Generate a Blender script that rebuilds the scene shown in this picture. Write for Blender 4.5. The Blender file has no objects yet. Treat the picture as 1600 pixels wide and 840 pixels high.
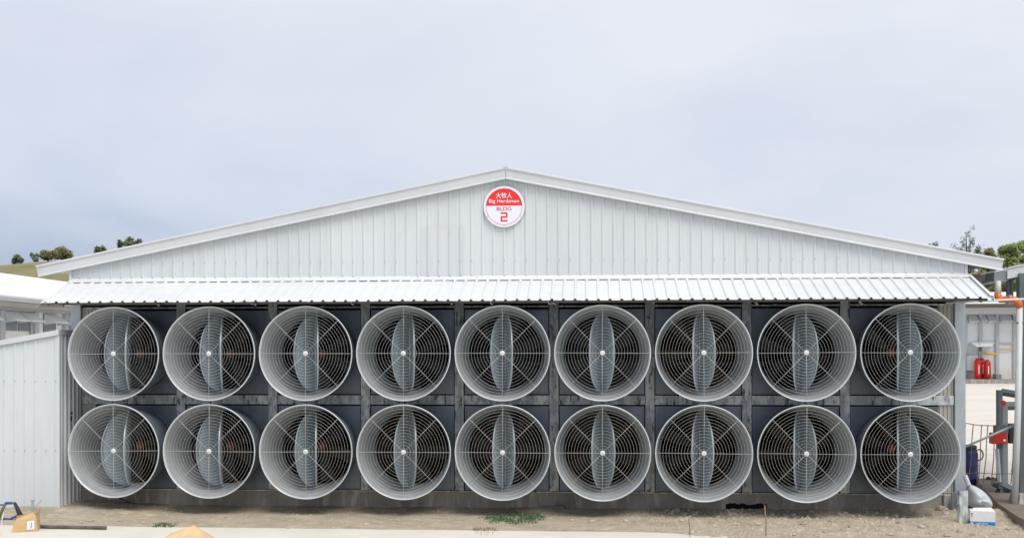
import bpy, math, random
from mathutils import Vector, Matrix, noise
R = math.radians
random.seed(7)
scene = bpy.context.scene
col = scene.collection

# ------------------------------------------------------------------ camera
F, YAW, CX, CY, CZ, HZ, ROLL = 1760.2, 0.0675, 1.2872, -17.7712, 2.4875, 550.25, 0.0016
cam_d = bpy.data.cameras.new('camera')
cam = bpy.data.objects.new('camera', cam_d); col.objects.link(cam)
cam_d.sensor_fit = 'HORIZONTAL'; cam_d.sensor_width = 36.0
cam_d.lens = F * 36 / 1600
cam_d.shift_y = (HZ - 420) / 1600
cam_d.clip_start = 0.1; cam_d.clip_end = 6000
cam.matrix_world = (Matrix.Translation((CX, CY, CZ)) @ Matrix.Rotation(YAW, 4, 'Z')
                    @ Matrix.Rotation(R(90), 4, 'X') @ Matrix.Rotation(-ROLL, 4, 'Z'))
scene.camera = cam

def ray(px, py):
    a, b = px - 800, py - 420
    k = ROLL
    xx = a * math.cos(k) - b * math.sin(k); yy = a * math.sin(k) + b * math.cos(k)
    u = xx / F; v = -(yy + 420 - HZ) / F
    c, s = math.cos(YAW), math.sin(YAW)
    return Vector((-s + u * c, c + u * s, v))
def at(px, py, Y=None, Z=None, X=None):
    """point on the photograph's ray where it meets a plane of the place"""
    d = ray(px, py)
    t = (Y - CY) / d.y if Y is not None else (Z - CZ) / d.z if Z is not None else (X - CX) / d.x
    return Vector((CX, CY, CZ)) + t * d

# ------------------------------------------------------------------ world and sun
SUN_EL, SUN_AZ = R(54), R(146)          # azimuth from +Y clockwise: from the front right
world = bpy.data.worlds.new('World'); scene.world = world; world.use_nodes = True
nt = world.node_tree; nt.nodes.clear()
def wn(t, **k):
    n = nt.nodes.new(t)
    for a, b in k.items(): setattr(n, a, b)
    return n
wout = wn('ShaderNodeOutputWorld'); wbg = wn('ShaderNodeBackground'); wbg.inputs['Strength'].default_value = 1.0
sky = wn('ShaderNodeTexSky', sky_type='NISHITA', sun_disc=False)
sky.sun_elevation = SUN_EL; sky.sun_rotation = SUN_AZ; sky.dust_density = 2.0
sk = wn('ShaderNodeVectorMath', operation='SCALE'); sk.inputs['Scale'].default_value = 0.1
nt.links.new(sky.outputs[0], sk.inputs[0])
tc = wn('ShaderNodeTexCoord')
mp = wn('ShaderNodeMapping'); mp.inputs['Scale'].default_value = (1.0, 1.0, 2.2); mp.inputs['Location'].default_value = (-4.8772, -3.8760, -1.0716)
nt.links.new(tc.outputs['Generated'], mp.inputs['Vector'])
n1 = wn('ShaderNodeTexNoise'); n1.inputs['Scale'].default_value = 2.1; n1.inputs['Detail'].default_value = 7; n1.inputs['Roughness'].default_value = 0.5
n1.inputs['Distortion'].default_value = 0.35
nt.links.new(mp.outputs[0], n1.inputs['Vector'])
sep = wn('ShaderNodeSeparateXYZ'); nt.links.new(tc.outputs['Generated'], sep.inputs[0])
el = wn('ShaderNodeMapRange'); el.inputs['From Min'].default_value = -0.02; el.inputs['From Max'].default_value = 0.34
el.inputs['To Min'].default_value = 0.0; el.inputs['To Max'].default_value = 0.72
nt.links.new(sep.outputs['Z'], el.inputs['Value'])
nm = wn('ShaderNodeMapRange'); nm.inputs['From Min'].default_value = 0.3; nm.inputs['From Max'].default_value = 0.7
nm.inputs['To Min'].default_value = 0.0; nm.inputs['To Max'].default_value = 0.62
nt.links.new(n1.outputs['Fac'], nm.inputs['Value'])
ad = wn('ShaderNodeMath', operation='ADD', use_clamp=True)
nt.links.new(el.outputs[0], ad.inputs[0]); nt.links.new(nm.outputs[0], ad.inputs[1])
cr = wn('ShaderNodeValToRGB')
e = cr.color_ramp.elements
e[0].position = 0.05; e[0].color = (0.36, 0.44, 0.61, 1)
e[1].position = 0.95; e[1].color = (0.86, 0.895, 0.965, 1)
m_ = cr.color_ramp.elements.new(0.5); m_.color = (0.665, 0.73, 0.875, 1)
nt.links.new(ad.outputs[0], cr.inputs['Fac'])
mx = wn('ShaderNodeMixRGB'); mx.inputs['Fac'].default_value = 0.9
nt.links.new(sk.outputs[0], mx.inputs[1]); nt.links.new(cr.outputs[0], mx.inputs[2])
nt.links.new(mx.outputs[0], wbg.inputs['Color']); nt.links.new(wbg.outputs[0], wout.inputs[0])

sd = bpy.data.lights.new('sun', 'SUN'); sd.energy = 2.1; sd.angle = R(36); sd.color = (1.0, 0.95, 0.87)
sun = bpy.data.objects.new('sun', sd); col.objects.link(sun)
sv = Vector((math.sin(SUN_AZ) * math.cos(SUN_EL), math.cos(SUN_AZ) * math.cos(SUN_EL), math.sin(SUN_EL)))
sun.rotation_euler = sv.to_track_quat('Z', 'Y').to_euler(); sun.location = (-20, -20, 40)
vs = scene.view_settings
vs.view_transform = 'Standard'; vs.look = 'None'; vs.exposure = 0.0; vs.gamma = 1.0; vs.use_curve_mapping = False
scene.cycles.use_denoising = True
scene.cycles.max_bounces = 6

# ------------------------------------------------------------------ materials
MATS = {}
def mat(name, c1, c2=None, scale=4.0, stretch=(1, 1, 1), rough=0.6, metal=0.0, bump=0.0, bscale=30.0,
        lo=0.35, hi=0.68, c3=None, s3=12.0, lo3=0.55, hi3=0.75, spec=0.5, detail=7, stretch3=None, rnd=0.0, bdist=0.01, trans=0.0):
    if name in MATS: return MATS[name]
    m = bpy.data.materials.new(name); m.use_nodes = True
    t = m.node_tree; b = t.nodes['Principled BSDF']
    b.inputs['Roughness'].default_value = rough; b.inputs['Metallic'].default_value = metal
    b.inputs['Specular IOR Level'].default_value = spec
    b.inputs['Base Color'].default_value = (*c1, 1)
    tcn = t.nodes.new('ShaderNodeTexCoord')
    def nz(sc, st, lo, hi):
        mpn = t.nodes.new('ShaderNodeMapping'); mpn.inputs['Scale'].default_value = st
        t.links.new(tcn.outputs['Object'], mpn.inputs['Vector'])
        if rnd:
            oi = t.nodes.new('ShaderNodeObjectInfo'); ml = t.nodes.new('ShaderNodeMath'); ml.operation = 'MULTIPLY'
            ml.inputs[1].default_value = 37.0; t.links.new(oi.outputs['Random'], ml.inputs[0])
            cb = t.nodes.new('ShaderNodeCombineXYZ')
            for q in range(3): t.links.new(ml.outputs[0], cb.inputs[q])
            t.links.new(cb.outputs[0], mpn.inputs['Location'])
        n = t.nodes.new('ShaderNodeTexNoise'); n.inputs['Scale'].default_value = sc; n.inputs['Detail'].default_value = detail
        n.inputs['Roughness'].default_value = 0.62
        t.links.new(mpn.outputs[0], n.inputs['Vector'])
        r = t.nodes.new('ShaderNodeMapRange'); r.inputs['From Min'].default_value = lo; r.inputs['From Max'].default_value = hi
        t.links.new(n.outputs['Fac'], r.inputs['Value'])
        return r.outputs[0]
    def mix(f, a, bcol):
        x = t.nodes.new('ShaderNodeMixRGB'); t.links.new(f, x.inputs[0])
        if isinstance(a, tuple): x.inputs[1].default_value = (*a, 1)
        else: t.links.new(a, x.inputs[1])
        x.inputs[2].default_value = (*bcol, 1); return x.outputs[0]
    out = c1
    if c2: out = mix(nz(scale, stretch, lo, hi), out, c2)
    if c3: out = mix(nz(s3, stretch3 or stretch, lo3, hi3), out, c3)
    if rnd and not isinstance(out, tuple):
        oi = t.nodes.new('ShaderNodeObjectInfo'); h = t.nodes.new('ShaderNodeHueSaturation')
        r = t.nodes.new('ShaderNodeMapRange'); r.inputs['To Min'].default_value = 1 - rnd; r.inputs['To Max'].default_value = 1 + rnd
        t.links.new(oi.outputs['Random'], r.inputs['Value']); t.links.new(r.outputs[0], h.inputs['Value'])
        t.links.new(out, h.inputs['Color']); out = h.outputs[0]
    if not isinstance(out, tuple): t.links.new(out, b.inputs['Base Color'])
    if bump:
        n = t.nodes.new('ShaderNodeTexNoise'); n.inputs['Scale'].default_value = bscale; n.inputs['Detail'].default_value = 6
        t.links.new(tcn.outputs['Object'], n.inputs['Vector'])
        bp = t.nodes.new('ShaderNodeBump'); bp.inputs['Strength'].default_value = bump; bp.inputs['Distance'].default_value = bdist
        t.links.new(n.outputs['Fac'], bp.inputs['Height']); t.links.new(bp.outputs[0], b.inputs['Normal'])
    if trans:
        tr = t.nodes.new('ShaderNodeBsdfTranslucent'); ms = t.nodes.new('ShaderNodeMixShader'); ms.inputs[0].default_value = trans
        if not isinstance(out, tuple): t.links.new(out, tr.inputs['Color'])
        else: tr.inputs['Color'].default_value = (*c1, 1)
        o = t.nodes['Material Output']
        t.links.new(b.outputs[0], ms.inputs[1]); t.links.new(tr.outputs[0], ms.inputs[2]); t.links.new(ms.outputs[0], o.inputs['Surface'])
    MATS[name] = m; return m

m_clad = mat('painted_cladding', (0.655, 0.695, 0.72), (0.60, 0.645, 0.67), 0.9, (1.6, 1, 0.35), 0.42, c3=(0.55, 0.555, 0.55), s3=2.5, stretch3=(6, 1, 0.35), lo3=0.58, hi3=0.85, rnd=0.02, bump=0.1, bscale=2.5)
m_fascia = mat('painted_fascia', (0.64, 0.67, 0.69), (0.59, 0.615, 0.635), 1.6, (1, 1, 1), 0.4, c3=(0.52, 0.51, 0.48), s3=4, lo3=0.62, hi3=0.85, bump=0.1, bscale=3)
m_white = mat('white_roofing', (0.75, 0.76, 0.77), (0.69, 0.705, 0.72), 1.3, (1, 3, 1), 0.38, c3=(0.66, 0.66, 0.66), s3=5, stretch3=(5, .6, 1), lo3=0.6, hi3=0.85, rnd=0.02)
m_farwhite = mat('far_white_roofing', (0.82, 0.82, 0.82), (0.77, 0.77, 0.78), 0.4, (1, 4, 1), 0.5)
m_galv = mat('weathered_galvanised_steel', (0.40, 0.445, 0.465), (0.66, 0.68, 0.68), 5, (1.8, 1.5, 0.8), 0.55, 0.15, c3=(0.10, 0.10, 0.10), s3=8, stretch3=(2.4, 1, 0.7), lo3=0.54, hi3=0.64, lo=.45, hi=.56, rnd=0.10)
m_galvclean = mat('clean_galvanised_steel', (0.42, 0.48, 0.52), (0.52, 0.57, 0.60), 5, (1, 1, 0.7), 0.42, 0.35, c3=(0.36, 0.40, 0.43), s3=14, lo3=0.6, hi3=0.75)
m_house = mat('fan_housing_steel', (0.14, 0.17, 0.21), (0.20, 0.235, 0.28), 2.2, (1, 1, 0.6), 0.36, 0.35, c3=(0.16, 0.145, 0.13), s3=6, lo3=0.58, hi3=0.8, rnd=0.12)
m_cone = mat('grey_fan_cone', (0.64, 0.68, 0.705), (0.57, 0.60, 0.62), 3.0, (1, 1, 1), 0.33, 0.3, c3=(0.50, 0.47, 0.41), s3=5.5, lo3=0.54, hi3=0.8, rnd=0.05, bump=0.08, bscale=3)
m_shell = mat('shaded_cone_outside', (0.26, 0.30, 0.335), (0.20, 0.235, 0.265), 4, (1, 1, 1), 0.45, 0.4, rnd=.06)  # same steel as the inside, darkened to paint in the shade outside
m_rim = mat('bright_rim', (0.66, 0.70, 0.73), (0.58, 0.61, 0.63), 6, rough=0.35, metal=0.2)
m_wing = mat('damper_steel', (0.42, 0.49, 0.53), (0.33, 0.395, 0.435), 3.5, (1, 1, .4), 0.34, 0.3, c3=(0.47, 0.52, 0.55), s3=9, stretch3=(1.5, 1.5, .3), lo3=0.55, hi3=0.78, rnd=0.08)
m_wire = mat('guard_wire', (0.72, 0.73, 0.74), (0.64, 0.64, 0.63), 4, rough=0.4, metal=0.15)
m_wire_d = mat('dusty_guard_wire', (0.70, 0.69, 0.67), (0.68, 0.61, 0.50), 3.2, rough=0.7, lo=0.42, hi=0.62, rnd=0.03)
m_cap = mat('hub_cap_plastic', (0.72, 0.73, 0.74), (0.64, 0.64, 0.63), 9, rough=0.4)
m_prop = mat('dark_propeller', (0.012, 0.012, 0.013), (0.02, 0.02, 0.02), 4, rough=0.6)
m_hub = mat('copper_brown_pulley', (0.33, 0.14, 0.07), (0.18, 0.09, 0.06), 9, rough=0.5, metal=0.2)
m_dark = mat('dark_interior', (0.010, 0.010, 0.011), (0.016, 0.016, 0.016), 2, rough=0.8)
m_purlin = mat('dark_purlin', (0.09, 0.085, 0.08), (0.15, 0.14, 0.13), 3, (1, 1, 1), 0.6, rnd=.1)
m_conc = mat('stained_concrete', (0.36, 0.335, 0.31), (0.22, 0.20, 0.18), 1.3, (1.2, 1, 1.2), 0.9, c3=(0.52, 0.49, 0.45), s3=3.0, stretch3=(2.6, 1, 0.5), lo3=0.50, hi3=0.68, bump=0.4, bscale=18)
m_slab = mat('pale_concrete_slab', (0.78, 0.735, 0.66), (0.70, 0.66, 0.59), 1.1, (1, 1, 1), 0.9, c3=(0.45, 0.41, 0.35), s3=3.4, lo3=0.60, hi3=0.85, bump=0.25, bscale=40)
m_yard = mat('pale_yard_concrete', (0.72, 0.67, 0.60), (0.64, 0.605, 0.56), 0.25, (0.6, 1.6, 1), 0.9, c3=(0.46, 0.44, 0.41), s3=0.8, lo3=0.58, hi3=0.8)
m_dirt = mat('dry_dirt', (0.50, 0.425, 0.325), (0.35, 0.30, 0.235), 1.6, (1, 1.6, 1), 0.98, c3=(0.62, 0.54, 0.41), s3=6, lo3=0.5, hi3=0.75, bump=0.7, bscale=45, spec=0.1, bdist=0.02)
m_stone = mat('pale_stone', (0.54, 0.48, 0.40), (0.42, 0.375, 0.315), 14, rough=0.95, bump=0.5, bscale=30, rnd=0.22, spec=0.15)
m_gravel = mat('gravel', (0.55, 0.485, 0.39), (0.36, 0.315, 0.255), 9, rough=0.95, spec=0.1, lo=.4, hi=.6)
m_ground = mat('dry_ground', (0.33, 0.28, 0.20), (0.20, 0.21, 0.10), 0.08, rough=0.95)
m_hill = mat('hill_grass', (0.16, 0.17, 0.055), (0.30, 0.235, 0.14), 0.06, rough=0.95, c3=(0.10, 0.13, 0.04), s3=0.25, lo3=.5, hi3=.7)
m_grass = mat('green_grass', (0.085, 0.17, 0.075), (0.15, 0.23, 0.11), 8, rough=0.7, trans=0.25)
m_dryg = mat('dry_weed', (0.25, 0.25, 0.11), (0.38, 0.33, 0.18), 8, rough=0.8, trans=0.2)
m_bark = mat('bark', (0.16, 0.13, 0.10), (0.10, 0.08, 0.06), 3, rough=0.95)
m_leafA = mat('leaf_dark_green', (0.15, 0.195, 0.09), (0.23, 0.27, 0.13), 0.5, rough=0.6, trans=0.3, lo=.4, hi=.6)
m_leafB = mat('leaf_light_green', (0.24, 0.32, 0.11), (0.38, 0.43, 0.18), 0.5, rough=0.6, trans=0.3, lo=.4, hi=.6)
m_leafC = mat('leaf_olive', (0.32, 0.29, 0.15), (0.21, 0.23, 0.10), 0.6, rough=0.6, trans=0.3, lo=.4, hi=.6)
m_leafD = mat('leaf_grey_green', (0.20, 0.26, 0.19), (0.28, 0.33, 0.25), 0.6, rough=0.6, trans=0.3, lo=.4, hi=.6)
m_card = mat('cardboard', (0.64, 0.44, 0.235), (0.55, 0.37, 0.185), 5, rough=0.85, c3=(0.60, 0.43, 0.24), s3=7, lo3=.55, hi3=.8)
m_paper = mat('white_paper', (0.80, 0.80, 0.80), (0.72, 0.72, 0.74), 12, rough=0.6)
m_ink = mat('dark_ink', (0.04, 0.06, 0.16), rough=0.6)
m_blue = mat('blue_paint', (0.03, 0.12, 0.42), (0.02, 0.07, 0.25), 9, rough=0.45)
m_band = mat('blue_print', (0.01, 0.22, 0.56), rough=0.5)
m_drum = mat('blue_drum_plastic', (0.012, 0.014, 0.11), (0.02, 0.022, 0.15), 5, rough=0.4)
m_black = mat('black_rubber', (0.018, 0.018, 0.02), (0.035, 0.035, 0.035), 8, rough=0.55)
m_hose = mat('grey_black_hose', (0.06, 0.062, 0.066), (0.14, 0.135, 0.125), 5, rough=0.6)
m_sack = mat('white_plastic_sheet', (0.62, 0.66, 0.72), (0.52, 0.55, 0.60), 6, rough=0.4, bump=0.5, bscale=12, bdist=.03)
m_red = mat('red_enamel', (0.52, 0.012, 0.008), (0.40, 0.012, 0.01), 2, rough=0.35)
m_signred = mat('sign_red', (0.80, 0.028, 0.025), rough=0.4)
m_signmag = mat('sign_crimson', (0.60, 0.06, 0.10), rough=0.4)
m_signwhite = mat('sign_white', (0.80, 0.83, 0.90), rough=0.35)
m_pvc = mat('white_pvc', (0.70, 0.72, 0.73), (0.62, 0.63, 0.63), 3, rough=0.4)
m_orange = mat('orange_pvc', (0.80, 0.20, 0.035), (0.72, 0.17, 0.03), 6, rough=0.4)
m_steel = mat('grey_painted_steel', (0.13, 0.16, 0.175), (0.09, 0.11, 0.12), 4, rough=0.5, metal=0.2)
m_steel2 = mat('light_grey_steel', (0.27, 0.31, 0.33), (0.20, 0.235, 0.255), 4, rough=0.5, metal=0.25)
m_rust = mat('rusty_wire', (0.14, 0.085, 0.055), (0.22, 0.17, 0.13), 14, rough=0.85)
m_wood = mat('weathered_stake', (0.34, 0.24, 0.16), (0.25, 0.18, 0.12), 9, rough=0.9)
m_beige = mat('beige_wall', (0.72, 0.69, 0.63), (0.66, 0.64, 0.59), 0.6, rough=0.8)
m_curt = mat('white_curtain', (0.84, 0.82, 0.78), (0.80, 0.78, 0.74), 0.8, rough=0.7)
m_curt2 = mat('white_panel', (0.76, 0.77, 0.78), (0.70, 0.71, 0.73), 0.8, rough=0.6)
m_pil = mat('pale_grey_column', (0.48, 0.50, 0.51), (0.42, 0.44, 0.45), 1.0, rough=0.6)
m_flap = mat('grey_window_flap', (0.66, 0.70, 0.71), (0.60, 0.63, 0.65), 1.2, rough=0.4)
m_soffit = mat('brown_soffit', (0.16, 0.14, 0.12), (0.20, 0.18, 0.16), 1.0, rough=0.8)
m_yellow = mat('yellow_pipe', (0.60, 0.40, 0.06), rough=0.5)
m_screw = mat('screw_head', (0.30, 0.31, 0.32), rough=0.5, metal=.4)
m_ledge = mat('brown_ledge_concrete', (0.24, 0.20, 0.16), (0.17, 0.145, 0.12), 2.2, rough=0.95, bump=.4, bscale=20)
m_corrug = mat('beige_filler_sheet', (0.50, 0.49, 0.44), (0.44, 0.43, 0.40), 2, (3, 1, .4), 0.5)

# ------------------------------------------------------------------ mesh helpers
class MB:
    def __init__(s): s.v = []; s.f = []
    def add(s, vs, fs):
        o = len(s.v); s.v += [tuple(p) for p in vs]; s.f += [tuple(i + o for i in f) for f in fs]; return s
    def box(s, x0, x1, y0, y1, z0, z1, M=None):
        vs = [Vector((x, y, z)) for x in (x0, x1) for y in (y0, y1) for z in (z0, z1)]
        if M: vs = [M @ p for p in vs]
        return s.add(vs, [(0, 1, 3, 2), (4, 6, 7, 5), (0, 4, 5, 1), (2, 3, 7, 6), (0, 2, 6, 4), (1, 5, 7, 3)])
    def tube(s, pts, r, n=8, closed=False, caps=True, rads=None):
        pts = [Vector(p) for p in pts]; N = len(pts); o = len(s.v); prev = None
        for i, p in enumerate(pts):
            a = pts[(i - 1) % N] if (closed or i > 0) else p
            b = pts[(i + 1) % N] if (closed or i < N - 1) else p
            d = (b - a).normalized()
            if prev is None:
                u = d.cross(Vector((0, 0, 1)))
                if u.length < 0.05: u = d.cross(Vector((0, 1, 0)))
            else: u = prev - d * prev.dot(d)
            u.normalize(); prev = u; w = d.cross(u); rr = rads[i] if rads else r
            for k in range(n):
                t = 2 * math.pi * k / n
                s.v.append(tuple(p + rr * (math.cos(t) * u + math.sin(t) * w)))
        for i in range(N if closed else N - 1):
            for k in range(n):
                a = o + i * n + k; b = o + i * n + (k + 1) % n
                j = (i + 1) % N
                s.f.append((a, b, o + j * n + (k + 1) % n, o + j * n + k))
        if caps and not closed:
            s.f.append(tuple(o + k for k in range(n))[::-1]); s.f.append(tuple(o + (N - 1) * n + k for k in range(n)))
        return s
    def lathe(s, prof, n=64, axis='Y', loop=False):
        """prof: list of (r, h) about an axis"""
        o = len(s.v)
        for r, h in prof:
            for k in range(n):
                t = 2 * math.pi * k / n
                s.v.append((r * math.cos(t), h, r * math.sin(t)) if axis == 'Y' else (r * math.cos(t), r * math.sin(t), h))
        m = len(prof)
        for i in range(m if loop else m - 1):
            for k in range(n):
                j = (i + 1) % m
                s.f.append((o + i * n + k, o + j * n + k, o + j * n + (k + 1) % n, o + i * n + (k + 1) % n))
        return s
    def prism(s, poly, y0, y1):
        """poly in (x, z), extruded along y"""
        n = len(poly)
        vs = [(x, y0, z) for x, z in poly] + [(x, y1, z) for x, z in poly]
        return s.add(vs, [tuple(range(n)), tuple(range(2 * n - 1, n - 1, -1))] + [(i, i + n, (i + 1) % n + n, (i + 1) % n) for i in range(n)])
    def mesh(s, name, m, smooth=False):
        me = bpy.data.meshes.new(name); me.from_pydata(s.v, [], s.f); me.materials.append(m)
        if smooth: me.shade_smooth()
        me.update(); return me
    def build(s, name, m, parent=None, smooth=False, loc=None, fix=True):
        me = s.mesh(name, m, smooth)
        if fix: fixn(me)
        return link(name, me, parent, loc)
def fixn(me):
    import bmesh
    b = bmesh.new(); b.from_mesh(me); bmesh.ops.recalc_face_normals(b, faces=b.faces); b.to_mesh(me); b.free()
def link(name, data, parent=None, loc=None):
    o = bpy.data.objects.new(name, data); col.objects.link(o)
    if parent: o.parent = parent
    if loc is not None: o.location = loc
    return o
def bevel(o, w=0.005, seg=1):
    b = o.modifiers.new('bevel', 'BEVEL'); b.width = w; b.segments = seg; b.limit_method = 'ANGLE'; return o
def tag(o, label=None, cat=None, group=None, kind=None):
    if label: o['label'] = label
    if cat: o['category'] = cat
    if group: o['group'] = group
    if kind: o['kind'] = kind
    return o
def thing(name, label, cat, loc=(0, 0, 0), group=None, rz=0.0):
    o = link(name, None, None, loc); o.rotation_euler = (0, 0, rz); o.empty_display_size = 0.2
    return tag(o, label, cat, group)

def rib_profile(x0, x1, pitch, h=0.022, wt=0.022, wb=0.05, phase=0.0, minor=0.0):
    """(x, height) along a ribbed sheet"""
    pts = [(x0, 0.0)]
    k = math.ceil((x0 - phase + wb / 2) / pitch - 1e-6)
    while True:
        c = phase + k * pitch
        if c + wb / 2 > x1 + 1e-6: break
        pts += [(c - wb / 2, 0), (c - wt / 2, h), (c + wt / 2, h), (c + wb / 2, 0)]
        if minor:
            for q in (1 / 3, 2 / 3):
                cc = c + q * pitch
                if cc + .01 < x1: pts += [(cc - .008, 0), (cc, minor), (cc + .008, 0)]
        k += 1
    pts.append((x1, 0.0)); return pts

# ------------------------------------------------------------------ ground and far land
def far_h(x, y):
    t = min(1, max(0, (y - 6) / 42)); return 0.7 * t * t * (3 - 2 * t)
def ground_sheet():
    xs = [-1500, -700, -300, -120, -60, -30, -15, -11, 11.5, 15, 30, 60, 120, 300, 700, 1500]
    ys = [-1500, -600, -200, -60, -30, -3.4, 0.02, 3, 6, 10, 15, 20, 25, 30, 36, 42, 48, 60, 90, 200, 500, 1500]
    mb = MB()
    for y in ys:
        for x in xs: mb.v.append((x, y, far_h(x, y) - 0.06))
    n = len(xs)
    for j in range(len(ys) - 1):
        for i in range(n - 1): mb.f.append((j * n + i, j * n + i + 1, (j + 1) * n + i + 1, (j + 1) * n + i))
    return mb
tag(ground_sheet().build('ground', m_ground, smooth=True), kind='structure')

def yard_sheet():
    mb = MB(); xs = [7.3 + i * 2.6 for i in range(22)]; ys = [0.9 + i * 1.9 for i in range(31)]
    for y in ys:
        for x in xs: mb.v.append((x, y, far_h(x, y) + 0.012))
    n = len(xs)
    for j in range(len(ys) - 1):
        for i in range(n - 1): mb.f.append((j * n + i, j * n + i + 1, (j + 1) * n + i + 1, (j + 1) * n + i))
    return mb
tag(yard_sheet().build('yard', m_yard, smooth=True), kind='structure')

mb = MB(); xs = [-16.5, -13, -10, -7.06]; ys = [0.8 + i * 2.5 for i in range(33)]
for y in ys:
    for x in xs: mb.v.append((x, y, far_h(x, y) + 0.01))
for j in range(32):
    for i in range(3): mb.f.append((j * 4 + i, j * 4 + i + 1, j * 4 + i + 5, j * 4 + i + 4))
tag(mb.build('bounce_path', m_yard, smooth=True), kind='structure')  # pale ground added to bounce light onto the left house wall

def slab_edge(x):
    e_ = -2.06 - 0.012 * (x + 2.5)
    if x > 2.0: e_ -= (x - 2.0) * 0.20 + 0.10 * noise.noise(Vector((x * 3.0, 7.7, 0)))
    return e_ + 0.03 * noise.noise(Vector((x * 1.7, 3.1, 0)))
mb = MB(); xs = [-16 + i * 0.25 for i in range(110)]
for x in xs: mb.v += [(x, slab_edge(x), 0.004), (x, slab_edge(x), -0.12), (x, -30, 0.004)]
for i in range(len(xs) - 1):
    a = i * 3; b = a + 3
    mb.f += [(a, a + 2, b + 2, b), (a + 1, a, b, b + 1)]
tag(mb.build('concrete_slab', m_slab), kind='structure')

def dirt_h(x, y):
    z = 0.012
    p = Vector((x, y, 0))
    z += 0.022 * noise.noise(p * 1.3) + 0.014 * noise.noise(p * 4.1 + Vector((5, 0, 0))) + 0.008 * noise.noise(p * 11) + 0.0045 * noise.noise(p * 27)
    z += 0.035 * math.exp(-((y + 0.05) / 0.35) ** 2)
    if x < -5.2: z += 0.10 * min(1, (-5.2 - x) / 1.4) * math.exp(-((y + 0.55) / 0.75) ** 2)
    if x > 4.5: z += 0.05 * min(1, (x - 4.5) / 2) * (0.5 + abs(noise.noise(p * 2.3))) * math.exp(-((y + 0.6) / 0.7) ** 2)
    if x > 2.2: z += min(1, (x - 2.2) / 2) * (0.016 * noise.noise(p * 7.3) + 0.012 * abs(noise.noise(p * 17)))
    e_ = slab_edge(x)
    d = y - e_
    if d < 0.25: z = z * max(0, (d + 0.06) / 0.31) + (-0.035 if d < -0.06 else 0.0)
    if x > 2.2: z = max(z, 0.006 + 0.01 * noise.noise(p * 5)) if -min(0.7, (x - 2.2) * 0.22 + 0.12 * noise.noise(p * 2.6)) < d < 0.25 else z
    return z
mb = MB(); nx, ny = 640, 96
for j in range(ny):
    y = -3.3 + 3.36 * j / (ny - 1)
    for i in range(nx):
        x = -10.5 + 21.5 * i / (nx - 1); mb.v.append((x, y, dirt_h(x, y)))
for j in range(ny - 1):
    for i in range(nx - 1): mb.f.append((j * nx + i, j * nx + i + 1, (j + 1) * nx + i + 1, (j + 1) * nx + i))
tag(mb.build('dirt_strip', m_dirt, smooth=True, fix=False), kind='structure')

def hill_h(x, y):
    t = min(1, max(0, (y - 70) / 72)); t = t * t * (3 - 2 * t)
    if x < -30: c = 18.6 + (x + 30) * 0.08
    elif x < 10: c = 18.6
    else: c = max(12.0, 18.6 - (x - 10) * 0.16)
    c = max(5, c)
    c += 1.2 * noise.noise(Vector((x * 0.03, y * 0.03, 1.0)))
    return 0.5 + c * t - max(0, y - 170) * 0.03
mb = MB(); hx = [-260 + i * 8 for i in range(66)]; hy = [68 + j * 6 for j in range(30)]
for y in hy:
    for x in hx: mb.v.append((x, y, hill_h(x, y)))
for j in range(len(hy) - 1):
    for i in range(len(hx) - 1):
        n = len(hx); mb.f.append((j * n + i, j * n + i + 1, (j + 1) * n + i + 1, (j + 1) * n + i))
tag(mb.build('hill', m_hill, smooth=True, fix=False), kind='structure')
# far blue ridge
mb = MB(); pts = []
for i in range(60):
    x = -900 + i * 30; z = 55 + 14 * noise.noise(Vector((x * 0.004, 0.4, 0))) + 5 * noise.noise(Vector((x * 0.02, 4, 0)))
    mb.v += [(x, 560, -5), (x, 700, z), (x, 860, -5)]
for i in range(59):
    a = i * 3; b = a + 3; mb.f += [(a, b, b + 1, a + 1), (a + 1, b + 1, b + 2, a + 2)]
tag(mb.build('far_ridge', mat('far_ridge_forest', (0.13, 0.19, 0.24), (0.10, 0.16, 0.20), 0.02, rough=0.95), smooth=True), kind='structure')

# ------------------------------------------------------------------ the fan house
house = thing('fan_house', 'long grey ribbed metal poultry house with gable front full of fans', 'building')
SL = 0.1967
def roof_z(x): return 5.36 - SL * abs(x)
PITCH = 0.1725
# gable cladding: sheets lapping side by side, ribs standing proud
xb = -7.075; k = 0
while xb < 7.07:
    xe = min(7.075, -0.03 - 40.5 * PITCH + (k + 1) * 6 * PITCH)
    prof = rib_profile(xb, xe, PITCH, 0.018, 0.022, 0.056, phase=-0.03, minor=0.002)
    if xb < 0 < xe and not any(abs(p[0]) < 1e-6 for p in prof):
        prof = sorted(prof + [(0.0, 0.0)], key=lambda q: q[0]) if all(abs(p[0]) > 0.025 for p in prof) else prof
    mb = MB(); y_ = -0.01 - 0.003 * (k % 2)
    for x, h in prof: mb.v += [(x, y_ - h, 3.668), (x, y_ - h, roof_z(x) - 0.03)]
    for i in range(len(prof) - 1): mb.f.append((2 * i, 2 * i + 2, 2 * i + 3, 2 * i + 1))
    mb.build('cladding_sheet', m_clad, house, fix=False)
    xb = xe; k += 1
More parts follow.
